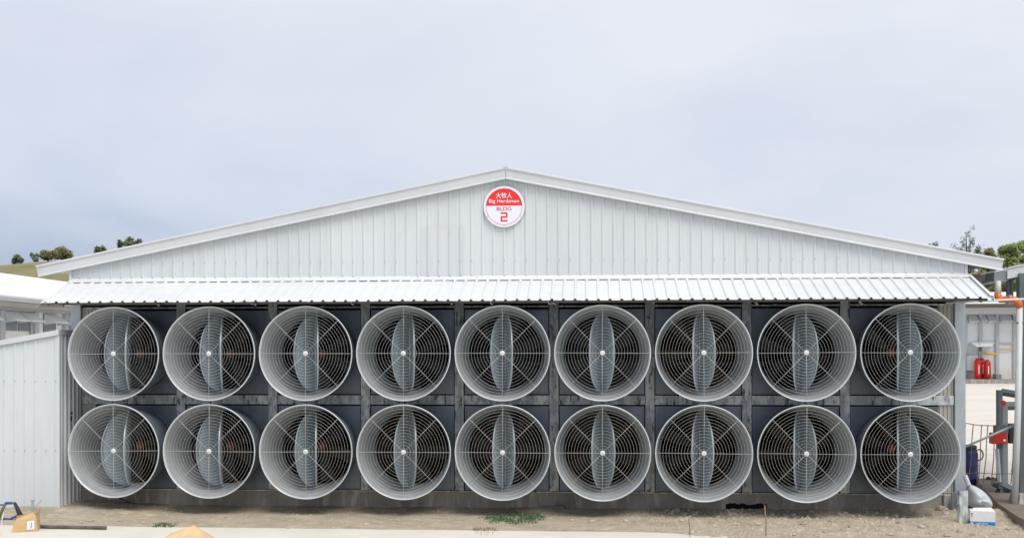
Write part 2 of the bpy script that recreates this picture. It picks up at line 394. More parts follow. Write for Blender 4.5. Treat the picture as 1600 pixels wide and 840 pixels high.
# patched sheet left of the sign and screws in rows
mb = MB().box(-1.36, -0.68, -0.042, -0.036, 3.70, 4.47)
mat('replaced_cladding', (0.645, 0.68, 0.71), (0.595, 0.635, 0.665), 1.2, (2, 1, .4), 0.42, rnd=.01)
prof = rib_profile(-1.36, -0.69, PITCH, 0.024, 0.022, 0.048, phase=-0.03)
mb = MB()
for x, h in prof: mb.v += [(x, -0.018 - h, 3.70), (x, -0.018 - h, 4.46)]
for i in range(len(prof) - 1): mb.f.append((2 * i, 2 * i + 2, 2 * i + 3, 2 * i + 1))
mb.build('cladding_patch', MATS['replaced_cladding'], house, fix=False)
mb = MB()
for zz in (3.93, 3.70):
    x = -0.03 - 40 * PITCH
    while x < 7.0:
        if roof_z(x) - 0.25 > zz and random.random() < 0.75:
            c = Vector((x, -0.04, zz + random.uniform(-.008, .008)))
            mb.tube([c, c + Vector((0, -0.006, 0))], 0.007, 6)
        x += PITCH
tag(mb.build('screws', m_screw, house), kind='stuff')
# corner trims of the gable
for sx in (-1, 1):
    MB().box(sx * 7.08 - 0.02, sx * 7.08 + 0.02, -0.05, 0.05, 3.66, roof_z(7.08) - 0.03).build('corner_trim', m_clad, house)
# barge boards, in lengths, with a rolled cap and a folded lower edge
def barge(x0, x1, lap):
    s = 1 if x1 > 0 else -1
    y0 = -0.10 - lap
    ang = math.atan(SL) * (1 if s > 0 else -1)
    L_ = (x1 - x0) / math.cos(ang)
    mb = MB()
    prof = [(0, .185), (-.03, .185), (-.034, .175), (-.034, .158), (-.012, .150), (-.006, .03), (-.010, .022), (-.022, .012), (-.022, 0), (0, 0), (.01, .01), (.01, .17)]
    org = Vector((x0, 0, 5.40 - SL * abs(x0)))
    d = Vector((x1 - x0, 0, (5.40 - SL * abs(x1)) - org.z)).normalized()
    up = Vector((-d.z, 0, d.x)) if d.x > 0 else Vector((d.z, 0, -d.x))
    ln = (Vector((x1, 0, 5.40 - SL * abs(x1))) - org).length
    n = len(prof); vs = []
    def pt(t, yy, h):
        p = org + d * t + up * (h - .185)
        if t == 0 and abs(x0) < .02: p = Vector((x0, 0, org.z - (.185 - h) / math.cos(ang)))
        return Vector((p.x, y0 + yy, p.z))
    for t in (0, ln): vs += [pt(t, a, b) for a, b in prof]
    mb.add(vs, [tuple(range(n)), tuple(range(2 * n - 1, n - 1, -1))] + [(i, (i + 1) % n, (i + 1) % n + n, i + n) for i in range(n)])
    return mb.build('barge_board', m_fascia, house)
for s in (-1, 1):
    cuts = [0.004, 1.66, 4.4, 7.62] if s > 0 else [0.004, 3.07, 5.35, 7.62]
    for i in range(3): barge(s * cuts[i], s * cuts[i + 1], 0.004 * (i % 2))
MB().prism([(-.045, 5.387), (0, 5.396), (.045, 5.387), (0, 5.406)], -0.138, -0.06).build('ridge_cap', m_fascia, house)
# roof planes
for s in (-1, 1):
    mb = MB()
    v = []
    for yy in (-0.088, 38):
        for xx, dz in ((0.0, 0), (7.61, 0)):
            z = roof_z(xx); v += [(s * xx, yy, z), (s * xx, yy, z - 0.025)]
    mb.add(v, [(0, 2, 6, 4), (1, 5, 7, 3), (0, 1, 3, 2), (4, 6, 7, 5), (2, 3, 7, 6)])
    mb.build('roof', m_white, house)
# side and rear walls, floor inside
for s in (-1, 1):
    MB().box(min(s * 7.0, s * 7.05), max(s * 7.0, s * 7.05), 0.06, 37.8, -.05, roof_z(7.05) - .04).build('side_wall', m_clad, house)
mb = MB(); v = [(-7, 37.8, 0), (7, 37.8, 0), (7, 37.8, roof_z(7) - .04), (0, 37.8, roof_z(0) - .05), (-7, 37.8, roof_z(7) - .04)]
mb.add(v + [(x, y + .08, z) for x, y, z in v], [(0, 1, 2, 3, 4), (9, 8, 7, 6, 5)] + [(i, i + 5, (i + 1) % 5 + 5, (i + 1) % 5) for i in range(5)])
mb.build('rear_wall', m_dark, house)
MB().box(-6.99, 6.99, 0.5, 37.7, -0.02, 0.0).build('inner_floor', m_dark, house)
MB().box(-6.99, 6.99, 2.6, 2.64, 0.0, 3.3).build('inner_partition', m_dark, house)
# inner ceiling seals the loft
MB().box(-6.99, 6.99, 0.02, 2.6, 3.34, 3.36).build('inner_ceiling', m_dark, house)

# lean-to canopy over the fans
CB, CF, CYF = 3.655, 3.262, -1.02
canopy = MB().box(-7.06, 7.10, -0.055, -0.015, 3.60, 3.652).build('canopy', m_purlin, house)
xb = -7.09; k = 0; ends = 7.145
while xb < ends - 1e-3:
    xe = min(ends, xb + 6 * PITCH)
    prof = rib_profile(xb, xe, PITCH, 0.026, 0.022, 0.056, phase=0.06)
    mb = MB(); dz = 0.0035 * (k % 2)
    tilt = random.uniform(-.006, .006)
    for x, h in prof:
        yf = CYF + 0.004 * math.sin(x * 3.1) + tilt
        mb.v += [(x, -0.02, CB + h + dz), (x, yf, CF + h + dz), (x, -0.02, CB + h + dz - .003), (x, yf, CF + h + dz - .006)]
    for i in range(len(prof) - 1):
        a = 4 * i; b = a + 4
        mb.f += [(a, a + 1, b + 1, b), (a + 2, b + 2, b + 3, a + 3), (a + 1, a + 3, b + 3, b + 1)]
    mb.build('roof_sheet', m_white, canopy, fix=False); xb = xe; k += 1
# flashing along the top of the canopy
fl = MB(); prof = [(-0.008, 3.70), (-0.036, 3.695), (-0.045, 3.678), (-0.13, 3.645), (-0.135, 3.626)]
for i in range(15):
    x0, x1 = -7.08 + i * 14.2 / 15, -7.08 + (i + 1) * 14.2 / 15 - 0.004
    f1 = MB(); o_ = -0.002 * (i % 2)
    for x in (x0, x1): f1.v += [(x, y + o_, z) for y, z in prof]
    for q in range(4): f1.f.append((q, q + 1, q + 6, q + 5))
    f1.build('flashing', m_white, canopy)
# purlins and brackets below
sl = (CF - CB) / (CYF + 0.02)
for yy in (-0.86, -0.48):
    zz = CB + sl * (yy + 0.02)
    MB().box(-7.06, 7.11, yy - 0.03, yy + 0.03, zz - 0.095, zz - 0.032).build('purlin', m_purlin, canopy)
for i in range(10):
    x = -6.98 if i == 0 else 6.98 if i == 9 else -5.25 + 1.5 * (i - 1)
    mb = MB(); mb.tube([(x, -0.05, 3.585), (x, -1.0, 3.215)], 0.02, 6); mb.tube([(x, -0.05, 3.30), (x, -0.55, 3.40)], 0.015, 6)
    mb.build('bracket', m_purlin, canopy)
for px_ in (392, 549, 767, 857, 865, 1181, 1345):
    p = at(px_, 474, Y=-0.9)
    MB().tube([p + Vector((0, 0, .05)), p, p + Vector((.02, 0, -.012)), p + Vector((.03, 0, .0))], .008, 6).build('hook', m_galvclean, canopy)
# end trims: dark folded plate
MB().prism([(-7.13, 3.20), (-7.09, 3.19), (-6.75, 3.198), (-6.75, 3.24), (-7.09, 3.258)], -1.0, -0.95).build('end_plate', m_soffit, canopy)
MB().add([(7.10, -.02, 3.69), (7.15, -.02, 3.685), (7.15, -1.03, 3.295), (7.10, -1.03, 3.30), (7.15, -.02, 3.60), (7.15, -1.03, 3.21)],
         [(0, 1, 2, 3), (1, 4, 5, 2)]).build('verge_trim', m_white, canopy)

# steel posts and rails of the fan wall
POSTX = [-5.25 + 1.5 * i for i in range(8)]
for x in POSTX:
    p = MB().box(x - 0.074, x + 0.074, -0.045, 0.09, 0.305, 3.36)
    bevel(p.build('post', m_galv, house), .006)
for s in (-1, 1):
    x0, x1 = sorted((s * 6.90, s * 7.065))
    bevel(MB().box(x0, x1, -0.06, 0.10, 0.30, 3.35).build('end_post', m_galvclean, house), .008)
edges = [-6.90] + [v for x in POSTX for v in (x - 0.074, x + 0.074)] + [6.90]
for i in range(0, 18, 2):
    a, b = edges[i] + .002, edges[i + 1] - .002
    bevel(MB().box(a, b, -0.036, 0.05, 1.665, 1.812).build('rail', m_galv, house), .005)
    MB().box(a, b, -0.02, 0.05, 3.20, 3.225).build('top_rail', m_galv, house)
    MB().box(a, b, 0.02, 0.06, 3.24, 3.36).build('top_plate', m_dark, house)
# ribbed fillers in the wider end bays
for s in (-1, 1):
    x0, x1 = sorted((s * 6.67, s * 6.90))
    prof = rib_profile(x0, x1, 0.06, 0.012, 0.02, 0.04, phase=x0 + 0.03)
    mb = MB()
    for x, h in prof: mb.v += [(x, -0.005 - h, 0.31), (x, -0.005 - h, 3.2)]
    for i in range(len(prof) - 1): mb.f.append((2 * i, 2 * i + 2, 2 * i + 3, 2 * i + 1))
    mb.build('filler_sheet', m_corrug, house, fix=False)
# plinth with its broken opening
HX0, HX1 = at(1134, 797, Y=-.05).x, at(1199, 797, Y=-.05).x
def ragged(x0, x1, z0, z1, n=34, amp=.035):
    mb = MB(); top = [(x0 + (x1 - x0) * i / n, z1) for i in range(n + 1)]
    bot = [(x0 + (x1 - x0) * i / n, z0 + amp * noise.noise(Vector((i * 1.9, x0, 0)))) for i in range(n + 1)]
    return mb.prism(top + bot[::-1], -0.05, 0.16)
plinth = MB().box(-6.9, HX0, -0.05, 0.16, -0.2, 0.302).build('plinth', m_conc, house)
MB().box(HX1, 6.72, -0.05, 0.16, -0.2, 0.302).build('plinth', m_conc, house)
ragged(HX0, HX1, 0.135, 0.302).build('plinth', m_conc, house)
MB().box(HX0, HX1, -0.05, 0.16, -0.2, 0.02).build('plinth', m_conc, house)
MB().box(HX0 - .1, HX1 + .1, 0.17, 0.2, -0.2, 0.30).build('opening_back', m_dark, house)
MB().box(-6.9, 6.72, -0.062, -0.048, 0.287, 0.302).build('ledge', m_galv, house)
bevel(MB().box(6.72, 6.86, -0.10, 0.16, -.1, 0.30).build('end_block', m_conc, house), .01)

# ------------------------------------------------------------------ one exhaust fan, then copies
ZT, ZB = 2.4766, 0.9839
LC, RM, RT = 0.90, 0.708, 0.585
def fan_parts():
    P_ = {}
    # housing: square front with a round hole, returned sides
    n = 64; hw, hh = 0.662, 0.667; mb = MB()
    for k in range(n):
        t = 2 * math.pi * k / n; c, s_ = math.cos(t), math.sin(t); q = 1 / max(abs(c), abs(s_))
        sqx, sqz = max(-1, min(1, c * q)), max(-1, min(1, s_ * q))
        mb.v += [(RT * 1.005 * c, 0, RT * 1.005 * s_), (hw * sqx, 0, hh * sqz), (hw * sqx, 0.42, hh * sqz), (RT * 1.005 * c, 0.05, RT * 1.005 * s_)]
    for k in range(n):
        a = 4 * k; b = 4 * ((k + 1) % n)
        mb.f += [(a, b, b + 1, a + 1), (a + 1, b + 1, b + 2, a + 2), (a, a + 3, b + 3, b)]
    me = mb.mesh('housing', m_house); fixn(me); P_['housing'] = me
    # flange seam round the box
    mb = MB()
    for (x0, x1, z0, z1) in ((-hw, hw, hh - .022, hh), (-hw, hw, -hh, -hh + .022), (-hw, -hw + .022, -hh + .022, hh - .022), (hw - .022, hw, -hh + .022, hh - .022)):
        mb.box(x0, x1, -.012, -.002, z0, z1)
    P_['housing_flange'] = mb.mesh('housing_flange', m_house)
    # cone with lip and wall thickness
    t_ = 0.006
    prof = [(RT, 0.0), (RT + 0.02, -0.12)] 
    inner = [(RT + (RM - RT) * (h / LC) + 0.006 * math.sin(math.pi * h / LC), -h) for h in [LC * i / 12 for i in range(13)]]
    outer = [(r + t_, y) for r, y in inner][::-1]
    me = MB().lathe(inner + outer, 72, loop=True).mesh('cone', m_cone, True); fixn(me); P_['cone'] = me
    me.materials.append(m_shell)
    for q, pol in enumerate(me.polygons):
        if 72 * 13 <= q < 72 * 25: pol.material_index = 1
    # rolled rim and root flange
    rim = [(RM + 0.006 + 0.0085 * math.cos(a), -LC + 0.0085 * math.sin(a)) for a in [2 * math.pi * i / 8 for i in range(8)]]
    me = MB().lathe(rim, 72, loop=True).mesh('rim', m_rim, True); fixn(me); P_['rim'] = me
    fl_ = [(RT + .008, -.004), (RT + .045, -.004), (RT + .045, -.014), (RT + .012, -.014)]
    me = MB().lathe(fl_, 72, loop=True).mesh('root_flange', m_house); fixn(me); P_['root_flange'] = me
    # seam strap on the cone's outside
    mb = MB(); r0, r1 = RT + t_, RM + t_
    mb.add([(r0, -.02, -.02), (r1, -LC + .02, -.02), (r1, -LC + .02, .02), (r0, -.02, .02), (r0 + .01, -.02, -.02), (r1 + .01, -LC + .02, -.02), (r1 + .01, -LC + .02, .02), (r0 + .01, -.02, .02)],
           [(4, 5, 6, 7), (0, 1, 5, 4), (2, 3, 7, 6), (1, 2, 6, 5), (0, 4, 7, 3)])
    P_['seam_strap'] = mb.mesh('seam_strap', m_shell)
    # wire guard across the mouth: rings, then spokes and cap
    for nm_, mm in (('guard', m_wire), ('guard_dusty', m_wire_d)):
        mb = MB(); nr = 15
        for i in range(1, nr + 1):
            r = 0.062 + (RM - 0.012 - 0.062) * (i - 1) / (nr - 1); N = 72 if i > 5 else 40
            mb.tube([(r * math.cos(2 * math.pi * q / N), -LC + 0.012, r * math.sin(2 * math.pi * q / N)) for q in range(N)], 0.0012, 4, closed=True)
        P_[nm_] = mb.mesh(nm_, mm, True)
        P_[nm_ + '_spoke'] = MB().tube([(0.03, -LC + 0.0045, 0), (RM - 0.002, -LC + 0.0045, 0)], 0.0022, 6).mesh('spoke', mm, True)
    P_['cap'] = MB().lathe([(0.0, -.016), (.02, -.0155), (.036, -.010), (.040, 0.0), (.040, .008), (0, .008)], 24).mesh('hub_cap', m_cap, True)
    # butterfly damper leaf: half disc, slightly dished, with a turned edge
    for s in (-1, 1):
        mb = MB(); RW = 0.592; nu, nv = 7, 28
        for j in range(nv + 1):
            a = -math.pi / 2 + math.pi * j / nv; z = RW * math.sin(a); w = RW * math.cos(a)
            for i in range(nu + 1):
                u = w * i / nu; bul = 0.012 * math.sin(math.pi * min(1, u / RW)) * math.cos(a) ** .7 if math.cos(a) > 1e-6 else 0
                mb.v.append((s * (0.012 + bul * 0.9), -u, z))
        for j in range(nv):
            for i in range(nu): 
                q = j * (nu + 1) + i; mb.f.append((q, q + 1, q + nu + 2, q + nu + 1))
        o = len(mb.v)
        for j in range(nv + 1):   # turned edge
            q = mb.v[j * (nu + 1) + nu]; mb.v.append((q[0] - s * 0.018, q[1], q[2]))
        for j in range(nv): mb.f.append((j * (nu + 1) + nu, o + j, o + j + 1, (j + 1) * (nu + 1) + nu))
        me = mb.mesh('damper_leaf', m_wing, True); P_['leaf%d' % s] = me
        ed = []
        for j in range(nv + 1): 
            q = mb.v[j * (nu + 1) + nu]; ed.append((q[0], q[1] - .001, q[2]))
        P_['edge%d' % s] = MB().tube(ed, 0.0035, 5).mesh('edge_bead', m_wing, True)
    me = MB().tube([(0, 0, -0.60), (0, 0, 0.60)], 0.013, 8).mesh('hinge_post', m_galvclean, True); P_['hinge'] = me
    # propeller
    mb = MB()
    for b_ in range(6):
        M = Matrix.Rotation(2 * math.pi * b_ / 6, 4, 'Y'); v = []
        for i in range(6):
            r = 0.08 + 0.48 * i / 5; w = 0.05 + 0.075 * i / 5; tw = R(38 - 16 * i / 5)
            for s in (-1, 1):
                for th in (-.003, .003):
                    v.append(M @ Vector((r, s * w * math.sin(tw) + th, s * w * math.cos(tw))))
        f = []
        for i in range(5):
            a = 4 * i; c = a + 4
            f += [(a, a + 2, c + 2, c), (a + 1, c + 1, c + 3, a + 3), (a, c, c + 1, a + 1), (a + 2, a + 3, c + 3, c + 2)]
        f += [(20, 22, 23, 21), (0, 1, 3, 2)]
        mb.add(v, f)
    P_['propeller'] = mb.mesh('propeller', m_prop)
    P_['pulley'] = MB().lathe([(0, -.07), (.035, -.07), (.045, -.03), (.07, -.02), (.075, .03), (0, .03)], 28).mesh('pulley', m_hub, True)
    P_['strut'] = MB().box(-.6, .6, -.012, .012, -.028, .028).mesh('motor_strut', m_prop)
    return P_
FP = fan_parts()
ORD = ['first', 'second', 'third', 'fourth', 'fifth', 'sixth', 'seventh', 'eighth', 'ninth']
def make_fan(i, row):
    lab = {0: 'upper', 1: 'lower'}[row]
    extra = {0: ', beside the grey shed', 8: ', rightmost under the canopy'}.get(i, '') if row == 0 else {0: ', beside the grey shed', 8: ', rightmost near the white sack'}.get(i, '')
    label = '%s fan from the left in the %s row%s' % (ORD[i], lab, extra)
    t = thing('exhaust_fan', label, 'exhaust fan', (-6 + 1.5 * i, 0, ZT if row == 0 else ZB), 'round cone exhaust fans in two rows')
    rr = random.Random(i * 7 + row * 101)
    def p(name, key, par=t, **kw):
        o = link(name, FP[key], par)
        for a, b in kw.items(): setattr(o, a, b)
        return o
    hz_ = {0: 2.497, 1: 0.975}[row] - (ZT if row == 0 else ZB)
    h = p('housing', 'housing', location=(0, 0.005, hz_)); p('housing_flange', 'housing_flange', h)
    c = p('cone', 'cone'); c.rotation_euler.y = rr.uniform(0, 6)
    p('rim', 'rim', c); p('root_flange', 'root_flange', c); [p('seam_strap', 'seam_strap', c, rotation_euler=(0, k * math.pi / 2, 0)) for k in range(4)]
    g = 'guard_dusty' if row == 1 or rr.random() < 0.1 else 'guard'
    gu = p('guard', g); gu.rotation_euler.y = rr.uniform(-.012, .012)
    for k in range(8): p('spoke', g + '_spoke', gu, rotation_euler=(0, k * math.pi / 4, 0))
    p('hub_cap', 'cap', gu, location=(0, -LC - .002, 0))
    y_h = -0.27
    base = R(16.5) + R(rr.uniform(-1.5, 1.5))
    skew = R(rr.uniform(-2.0, 2.0))
    if row == 1 and i in (0, 1): skew = R(-4.5)
    for s in (-1, 1):
        d = p('damper_leaf', 'leaf%d' % s, location=(0, y_h, 0)); d.rotation_euler.z = s * base + skew
        p('edge_bead', 'edge%d' % s, d)
    p('hinge_post', 'hinge', location=(0, y_h, 0))
    pr = p('propeller', 'propeller', location=(0, 0.17, 0)); pr.rotation_euler.y = rr.uniform(0, 6)
    p('pulley', 'pulley', pr, location=(0, -0.03, 0))
    p('motor_strut', 'strut', location=(0, 0.33, -0.17))
for row in (0, 1):
    for i in range(9): make_fan(i, row)

# ------------------------------------------------------------------ round sign
sgn = thing('building_sign', 'round red and white building sign high on the gable', 'sign', (-0.03, -0.05, 4.781))
RS = 0.325
me = MB().lathe([(0, -.03), (RS - .006, -.03), (RS, -.024), (RS, 0), (0, 0)], 72).build('disc', m_signwhite, sgn)
def arc_poly(r, a0, a1, n=48): return [(r * math.cos(R(a0 + (a1 - a0) * i / n)), r * math.sin(R(a0 + (a1 - a0) * i / n))) for i in range(n + 1)]
a_ = math.degrees(math.asin(0.016 / 0.287))
MB().prism(arc_poly(0.287, a_, 180 - a_), -.0335, -.0302).build('red_field', m_signred, sgn)
mb = MB(); pin = arc_poly(0.281, 180 - a_, 360 + a_); po = arc_poly(0.287, 180 - a_, 360 + a_)
for (x, z), (u, w) in zip(pin, po): mb.v += [(x, -.0325, z), (u, -.0325, w)]
for i in range(48): mb.f.append((2 * i, 2 * i + 1, 2 * i + 3, 2 * i + 2))
mb.build('red_outline', m_signred, sgn)
def text(body, name, m, parent, x0, x1, z0, z1, y, off=0.0, mono=False):
    cu = bpy.data.curves.new('t', 'FONT'); cu.body = body; cu.extrude = 0.001; cu.offset = off
    o = bpy.data.objects.new('t', cu); col.objects.link(o)
    dg = bpy.context.evaluated_depsgraph_get(); dg.update()
    me = bpy.data.meshes.new_from_object(o.evaluated_get(dg)); bpy.data.objects.remove(o)
    xs_ = [v.co.x for v in me.vertices]; ys_ = [v.co.y for v in me.vertices]
    if not xs_: return None
    a, b, c, d = min(xs_), max(xs_), min(ys_), max(ys_)
    for v in me.vertices:
        v.co = (x0 + (v.co.x - a) / (b - a) * (x1 - x0), y + v.co.z, z0 + (v.co.y - c) / (d - c) * (z1 - z0))
    me.materials.clear(); me.materials.append(m); me.name = name
    return link(name, me, parent)
text('大牧人', 'chinese_lettering', m_signwhite, sgn, -.128, .128, .134, .218, -.0355, .012)
text('Big Herdsman', 'name_lettering', m_signwhite, sgn, -.236, .236, .042, .116, -.0355, .004)
text('BLDG', 'building_lettering', m_signmag, sgn, -.115, .115, -.062, -.004, -.0325, .004)
mb = MB(); w2, t2, zt, zb = .054, .024, -.090, -.234; zm = (zt + zb) / 2
for (x0, x1, z0, z1) in ((-w2, w2, zt - t2, zt), (w2 - t2, w2, zm + t2 / 2, zt - t2), (-w2, w2, zm - t2 / 2, zm + t2 / 2), (-w2, -w2 + t2, zb + t2, zm - t2 / 2), (-w2, w2, zb, zb + t2)):
    mb.box(x0, x1, -.034, -.0302, z0, z1)
mb.build('number_two', m_signred, sgn)
for a in (90, 210, 330, 270):
    MB().lathe([(0, -.034), (.007, -.034), (.007, -.029)], 8).build('bolt', m_screw, sgn, loc=(.304 * math.cos(R(a)), 0, .304 * math.sin(R(a))))

# ------------------------------------------------------------------ grey shed at the left
shed = thing('metal_shed', 'small grey ribbed metal shed at the left end of the fans', 'shed', (-6.89, -0.82, 0))
def shz(x): return 2.82 + 0.175 * x          # local x from the right corner, roof falls to the left
p0 = 0.085
x = -3.2
while x < -0.01:
    xe = min(0, x + 6 * 0.165)
    prof = rib_profile(x, xe, 0.165, 0.014, 0.03, 0.055, phase=-0.05, minor=0.003)
    mb = MB()
    for xx, h in prof: mb.v += [(xx, -h, p0), (xx, -h, shz(xx) - .02)]
    for i in range(len(prof) - 1): mb.f.append((2 * i, 2 * i + 2, 2 * i + 3, 2 * i + 1))
    mb.build('wall_sheet', m_clad, shed, fix=False); x = xe
prof = rib_profile(0.0, 0.80, 0.135, 0.028, 0.03, 0.06, phase=0.10)
mb = MB()
for yy, h in prof: mb.v += [(h - .028, yy, p0), (h - .028, yy, shz(0) - .03)]
for i in range(len(prof) - 1): mb.f.append((2 * i, 2 * i + 2, 2 * i + 3, 2 * i + 1))
mb.build('side_sheet', m_clad, shed, fix=False)
MB().box(-.045, .004, -.018, -.012, p0 - .005, shz(0)).box(.0, .006, -.012, .04, p0 - .005, shz(0)).build('corner_trim', m_fascia, shed)
mb = MB()
for xx in (-3.2, .01): mb.v += [(xx, -.05, shz(xx) + .03), (xx, -.05, shz(xx) - .05), (xx, .8, shz(xx) + .03), (xx, .8, shz(xx) - .05), (xx, -.03, shz(xx) - .05)]
mb.f += [(0, 1, 6, 5), (0, 5, 7, 2), (2, 7, 8, 3), (5, 6, 8, 7), (1, 4, 9, 6)]
mb.build('roof_flashing', m_fascia, shed)
MB().box(-3.2, 0, .72, .74, p0, 2.2).box(-3.2, -3.18, 0, .72, p0, 2.2).build('rear_sheet', m_clad, shed)
mb = MB()
for zz in (2.05, 0.98):
    for q in range(19):
        c = Vector((-.05 - .165 * q, -.02, zz + random.uniform(-.006, .006))); mb.tube([c, c + Vector((0, -.006, 0))], .008, 6)
tag(mb.build('screws', m_screw, shed), kind='stuff')
MB().box(-3.25, .03, -.06, .74, -.1, p0 + .004).build('footing', m_conc, shed)
MB().box(.03, .045, .30, .33, 1.42, 1.50).box(.03, .06, .30, .315, 1.52, 1.56).build('latch', m_black, shed)

# ------------------------------------------------------------------ neighbouring house at the left
lh = thing('white_roofed_house', 'white roofed poultry house with window flaps beyond the shed', 'building')
XW = -16.3
EZ = 4.18; RX = -23.6
mb = MB(); yA, yB = 4.0, 84.0
mb.add([(-15.6, yA, EZ), (RX, yA, 5.9), (-31.6, yA, EZ), (-15.6, yB, EZ), (RX, yB, 5.9), (-31.6, yB, EZ), (-15.6, yA, EZ - .05), (RX, yA, 5.85), (-31.6, yA, EZ - .05), (-15.6, yB, EZ - .05), (RX, yB, 5.85), (-31.6, yB, EZ - .05)],
       [(0, 1, 4, 3), (1, 2, 5, 4), (6, 9, 10, 7), (7, 10, 11, 8), (0, 3, 9, 6), (0, 6, 7, 1), (1, 7, 8, 2), (3, 4, 10, 9), (4, 5, 11, 10)])
mb.build('roof', m_farwhite, lh)
MB().box(-15.68, -15.58, yA, yB, EZ - .16, EZ - .055).build('gutter', m_pil, lh)
MB().box(XW, -15.69, yA, yB, EZ - .12, EZ - .08).build('soffit', m_beige, lh)
MB().box(XW - .12, XW, yA, yB, 3.80, EZ - .125).build('wall_band', m_beige, lh)
MB().box(XW - .02, XW + .03, yA, yB, 3.795, 3.89).build('band_rail', m_pil, lh)
MB().box(XW - .14, XW - .02, yA, yB, far_h(0, 20) - .3, .9).build('plinth', m_conc, lh)
MB().box(-30.9, -30.8, yA, yB, 0, EZ).build('far_wall', m_beige, lh)
bays = [at(v, 490, X=XW).y for v in (2, 55, 101)]
bp = bays[1] - bays[0]
MB().box(XW - .10, XW - .05, yA, yB, .9, 3.80).build('curtain', m_curt, lh)
y = bays[0] - 3 * bp; q = 0
while y < bays[0] + 13 * bp:
    MB().box(XW - .05, XW + .07, y - .13, y + .13, .3, 3.79).build('column', m_pil, lh)
    for w in ((0.27, 0.72) if q % 2 == 1 else (0.5,)):
        yc = y + w * bp
        MB().box(XW - .048, XW - .02, yc - .42, yc + .42, 3.18, 3.76).build('window', m_steel2, lh)
        fl_ = MB().add([(XW, yc - .43, 3.77), (XW, yc + .43, 3.77), (XW + .42, yc + .43, 3.49), (XW + .42, yc - .43, 3.49),
                  (XW, yc - .43, 3.75), (XW, yc + .43, 3.75), (XW + .42, yc + .43, 3.46), (XW + .42, yc - .43, 3.46), (XW, yc - .43, 3.40), (XW, yc + .43, 3.40)],
                 [(0, 1, 2, 3), (4, 7, 6, 5), (2, 6, 7, 3), (0, 3, 7, 4), (1, 5, 6, 2), (4, 8, 7), (5, 6, 9)])
        fl_.build('window_flap', m_flap, lh)
    if q % 2 == 1: MB().box(XW - .049, XW + .01, y + bp * .86, y + bp * .94, .9, 3.78).build('column', m_pil, lh)
    y += bp; q += 1

# ------------------------------------------------------------------ far house at the right
YF = 48.0
def fx(px, py=540): return at(px, py, Y=YF).x
def fz(py, px=1550): return at(px, py, Y=YF).z
rh = thing('panelled_far_house', 'far white panelled house across the pale yard at the right', 'building')
xa, xz_ = fx(1440), fx(1720)
g0 = fz(598)
MB().add([(xa, YF - 1.2, g0 - .4), (xz_, YF - 1.9, g0 - .4), (xz_, YF - 1.9, fz(592)), (xa, YF - 1.2, fz(591)), (xa, YF + 8, fz(590)), (xz_, YF + 8, fz(590)), (xa, YF + 8, g0 - .4), (xz_, YF + 8, g0 - .4)],
         [(0, 1, 2, 3), (3, 2, 5, 4), (0, 3, 4, 6), (1, 7, 5, 2)]).build('platform', m_conc, rh)
MB().box(xa, xz_, YF, YF + .2, fz(592), fz(574)).build('kick_wall', m_beige, rh)
MB().box(xa, xz_, YF + .02, YF + .18, fz(574), fz(500)).build('wall', m_curt2, rh)
MB().box(xa, xz_, YF - .05, YF + .2, fz(491), fz(481)).build('top_beam', m_curt2, rh)
MB().box(xa, xz_, YF + .03, YF + .17, fz(500), fz(491)).build('window_strip', m_steel2, rh)
MB().box(xa, xz_, YF - 1.5, YF + .1, fz(480), fz(473)).build('soffit', m_soffit, rh)
mb = MB(); zf_, zr = fz(472), fz(472) + 1.15
mb.add([(xa, YF - 1.7, zf_ - .05), (xz_, YF - 1.7, zf_ - .05), (xz_, YF + 11, zr), (xa, YF + 11, zr), (xa, YF - 1.7, zf_ - .15), (xz_, YF - 1.7, zf_ - .15), (xz_, YF + 11, zr - .1), (xa, YF + 11, zr - .1)],
       [(0, 1, 2, 3), (4, 7, 6, 5), (0, 4, 5, 1), (0, 3, 7, 4), (1, 5, 6, 2), (2, 6, 7, 3)])
mb.build('roof', m_farwhite, rh)
MB().box(xa, xz_, YF + 10.8, YF + 11, fz(592), zr - .1).build('rear_wall', m_beige, rh)
for pxa, pxb in ((1505, 1511), (1529, 1534.5), (1555, 1560.5), (1582.5, 1587), (1610, 1616), (1478, 1484), (1640, 1646)):
    MB().box(fx(pxa), fx(pxb), YF - .10, YF + .01, fz(592), fz(491)).build('column', m_pil, rh)
for pxa, pxb in ((1512, 1527), (1530, 1541), (1541, 1554), (1561, 1579), (1585, 1600)):
    a, b = fx(pxa) + .03, fx(pxb) - .03; z1, z0 = fz(492), fz(501.5)
    MB().add([(a, YF - .02, z1), (b, YF - .02, z1), (b, YF - .45, z0), (a, YF - .45, z0), (a, YF - .02, z1 - .04), (b, YF - .02, z1 - .04), (b, YF - .45, z0 - .04), (a, YF - .45, z0 - .04), (a, YF - .02, z0 - .1), (b, YF - .02, z0 - .1)],
             [(0, 1, 2, 3), (4, 7, 6, 5), (2, 6, 7, 3), (0, 3, 7, 4), (1, 5, 6, 2), (4, 8, 7), (5, 6, 9)]).build('window_flap', m_flap, rh)
MB().box(xa, xz_, YF - .08, YF - .02, fz(537), fz(535)).build('rail', m_pil, rh)
a, b = fx(1508), fx(1554)
mb = MB().add([(a, YF - 1.9, fz(540)), (fx(1532), YF - 1.9, fz(539)), (b, YF - .05, fz(533)), (fx(1515), YF - .05, fz(534))], [(0, 1, 2, 3)])
mb.add([(x, y, z - .06) for x, y, z in mb.v[:4]], [(3, 2, 1, 0)]); mb.f += [(0, 4, 5, 1), (1, 5, 6, 2), (0, 3, 7, 4)]
mb.build('lean_to_sheet', m_flap, rh)
MB().tube([(fx(1517), YF - 1.5, fz(539)), (fx(1532), YF - .05, fz(547))], .06, 6).build('sheet_prop', m_steel, rh)
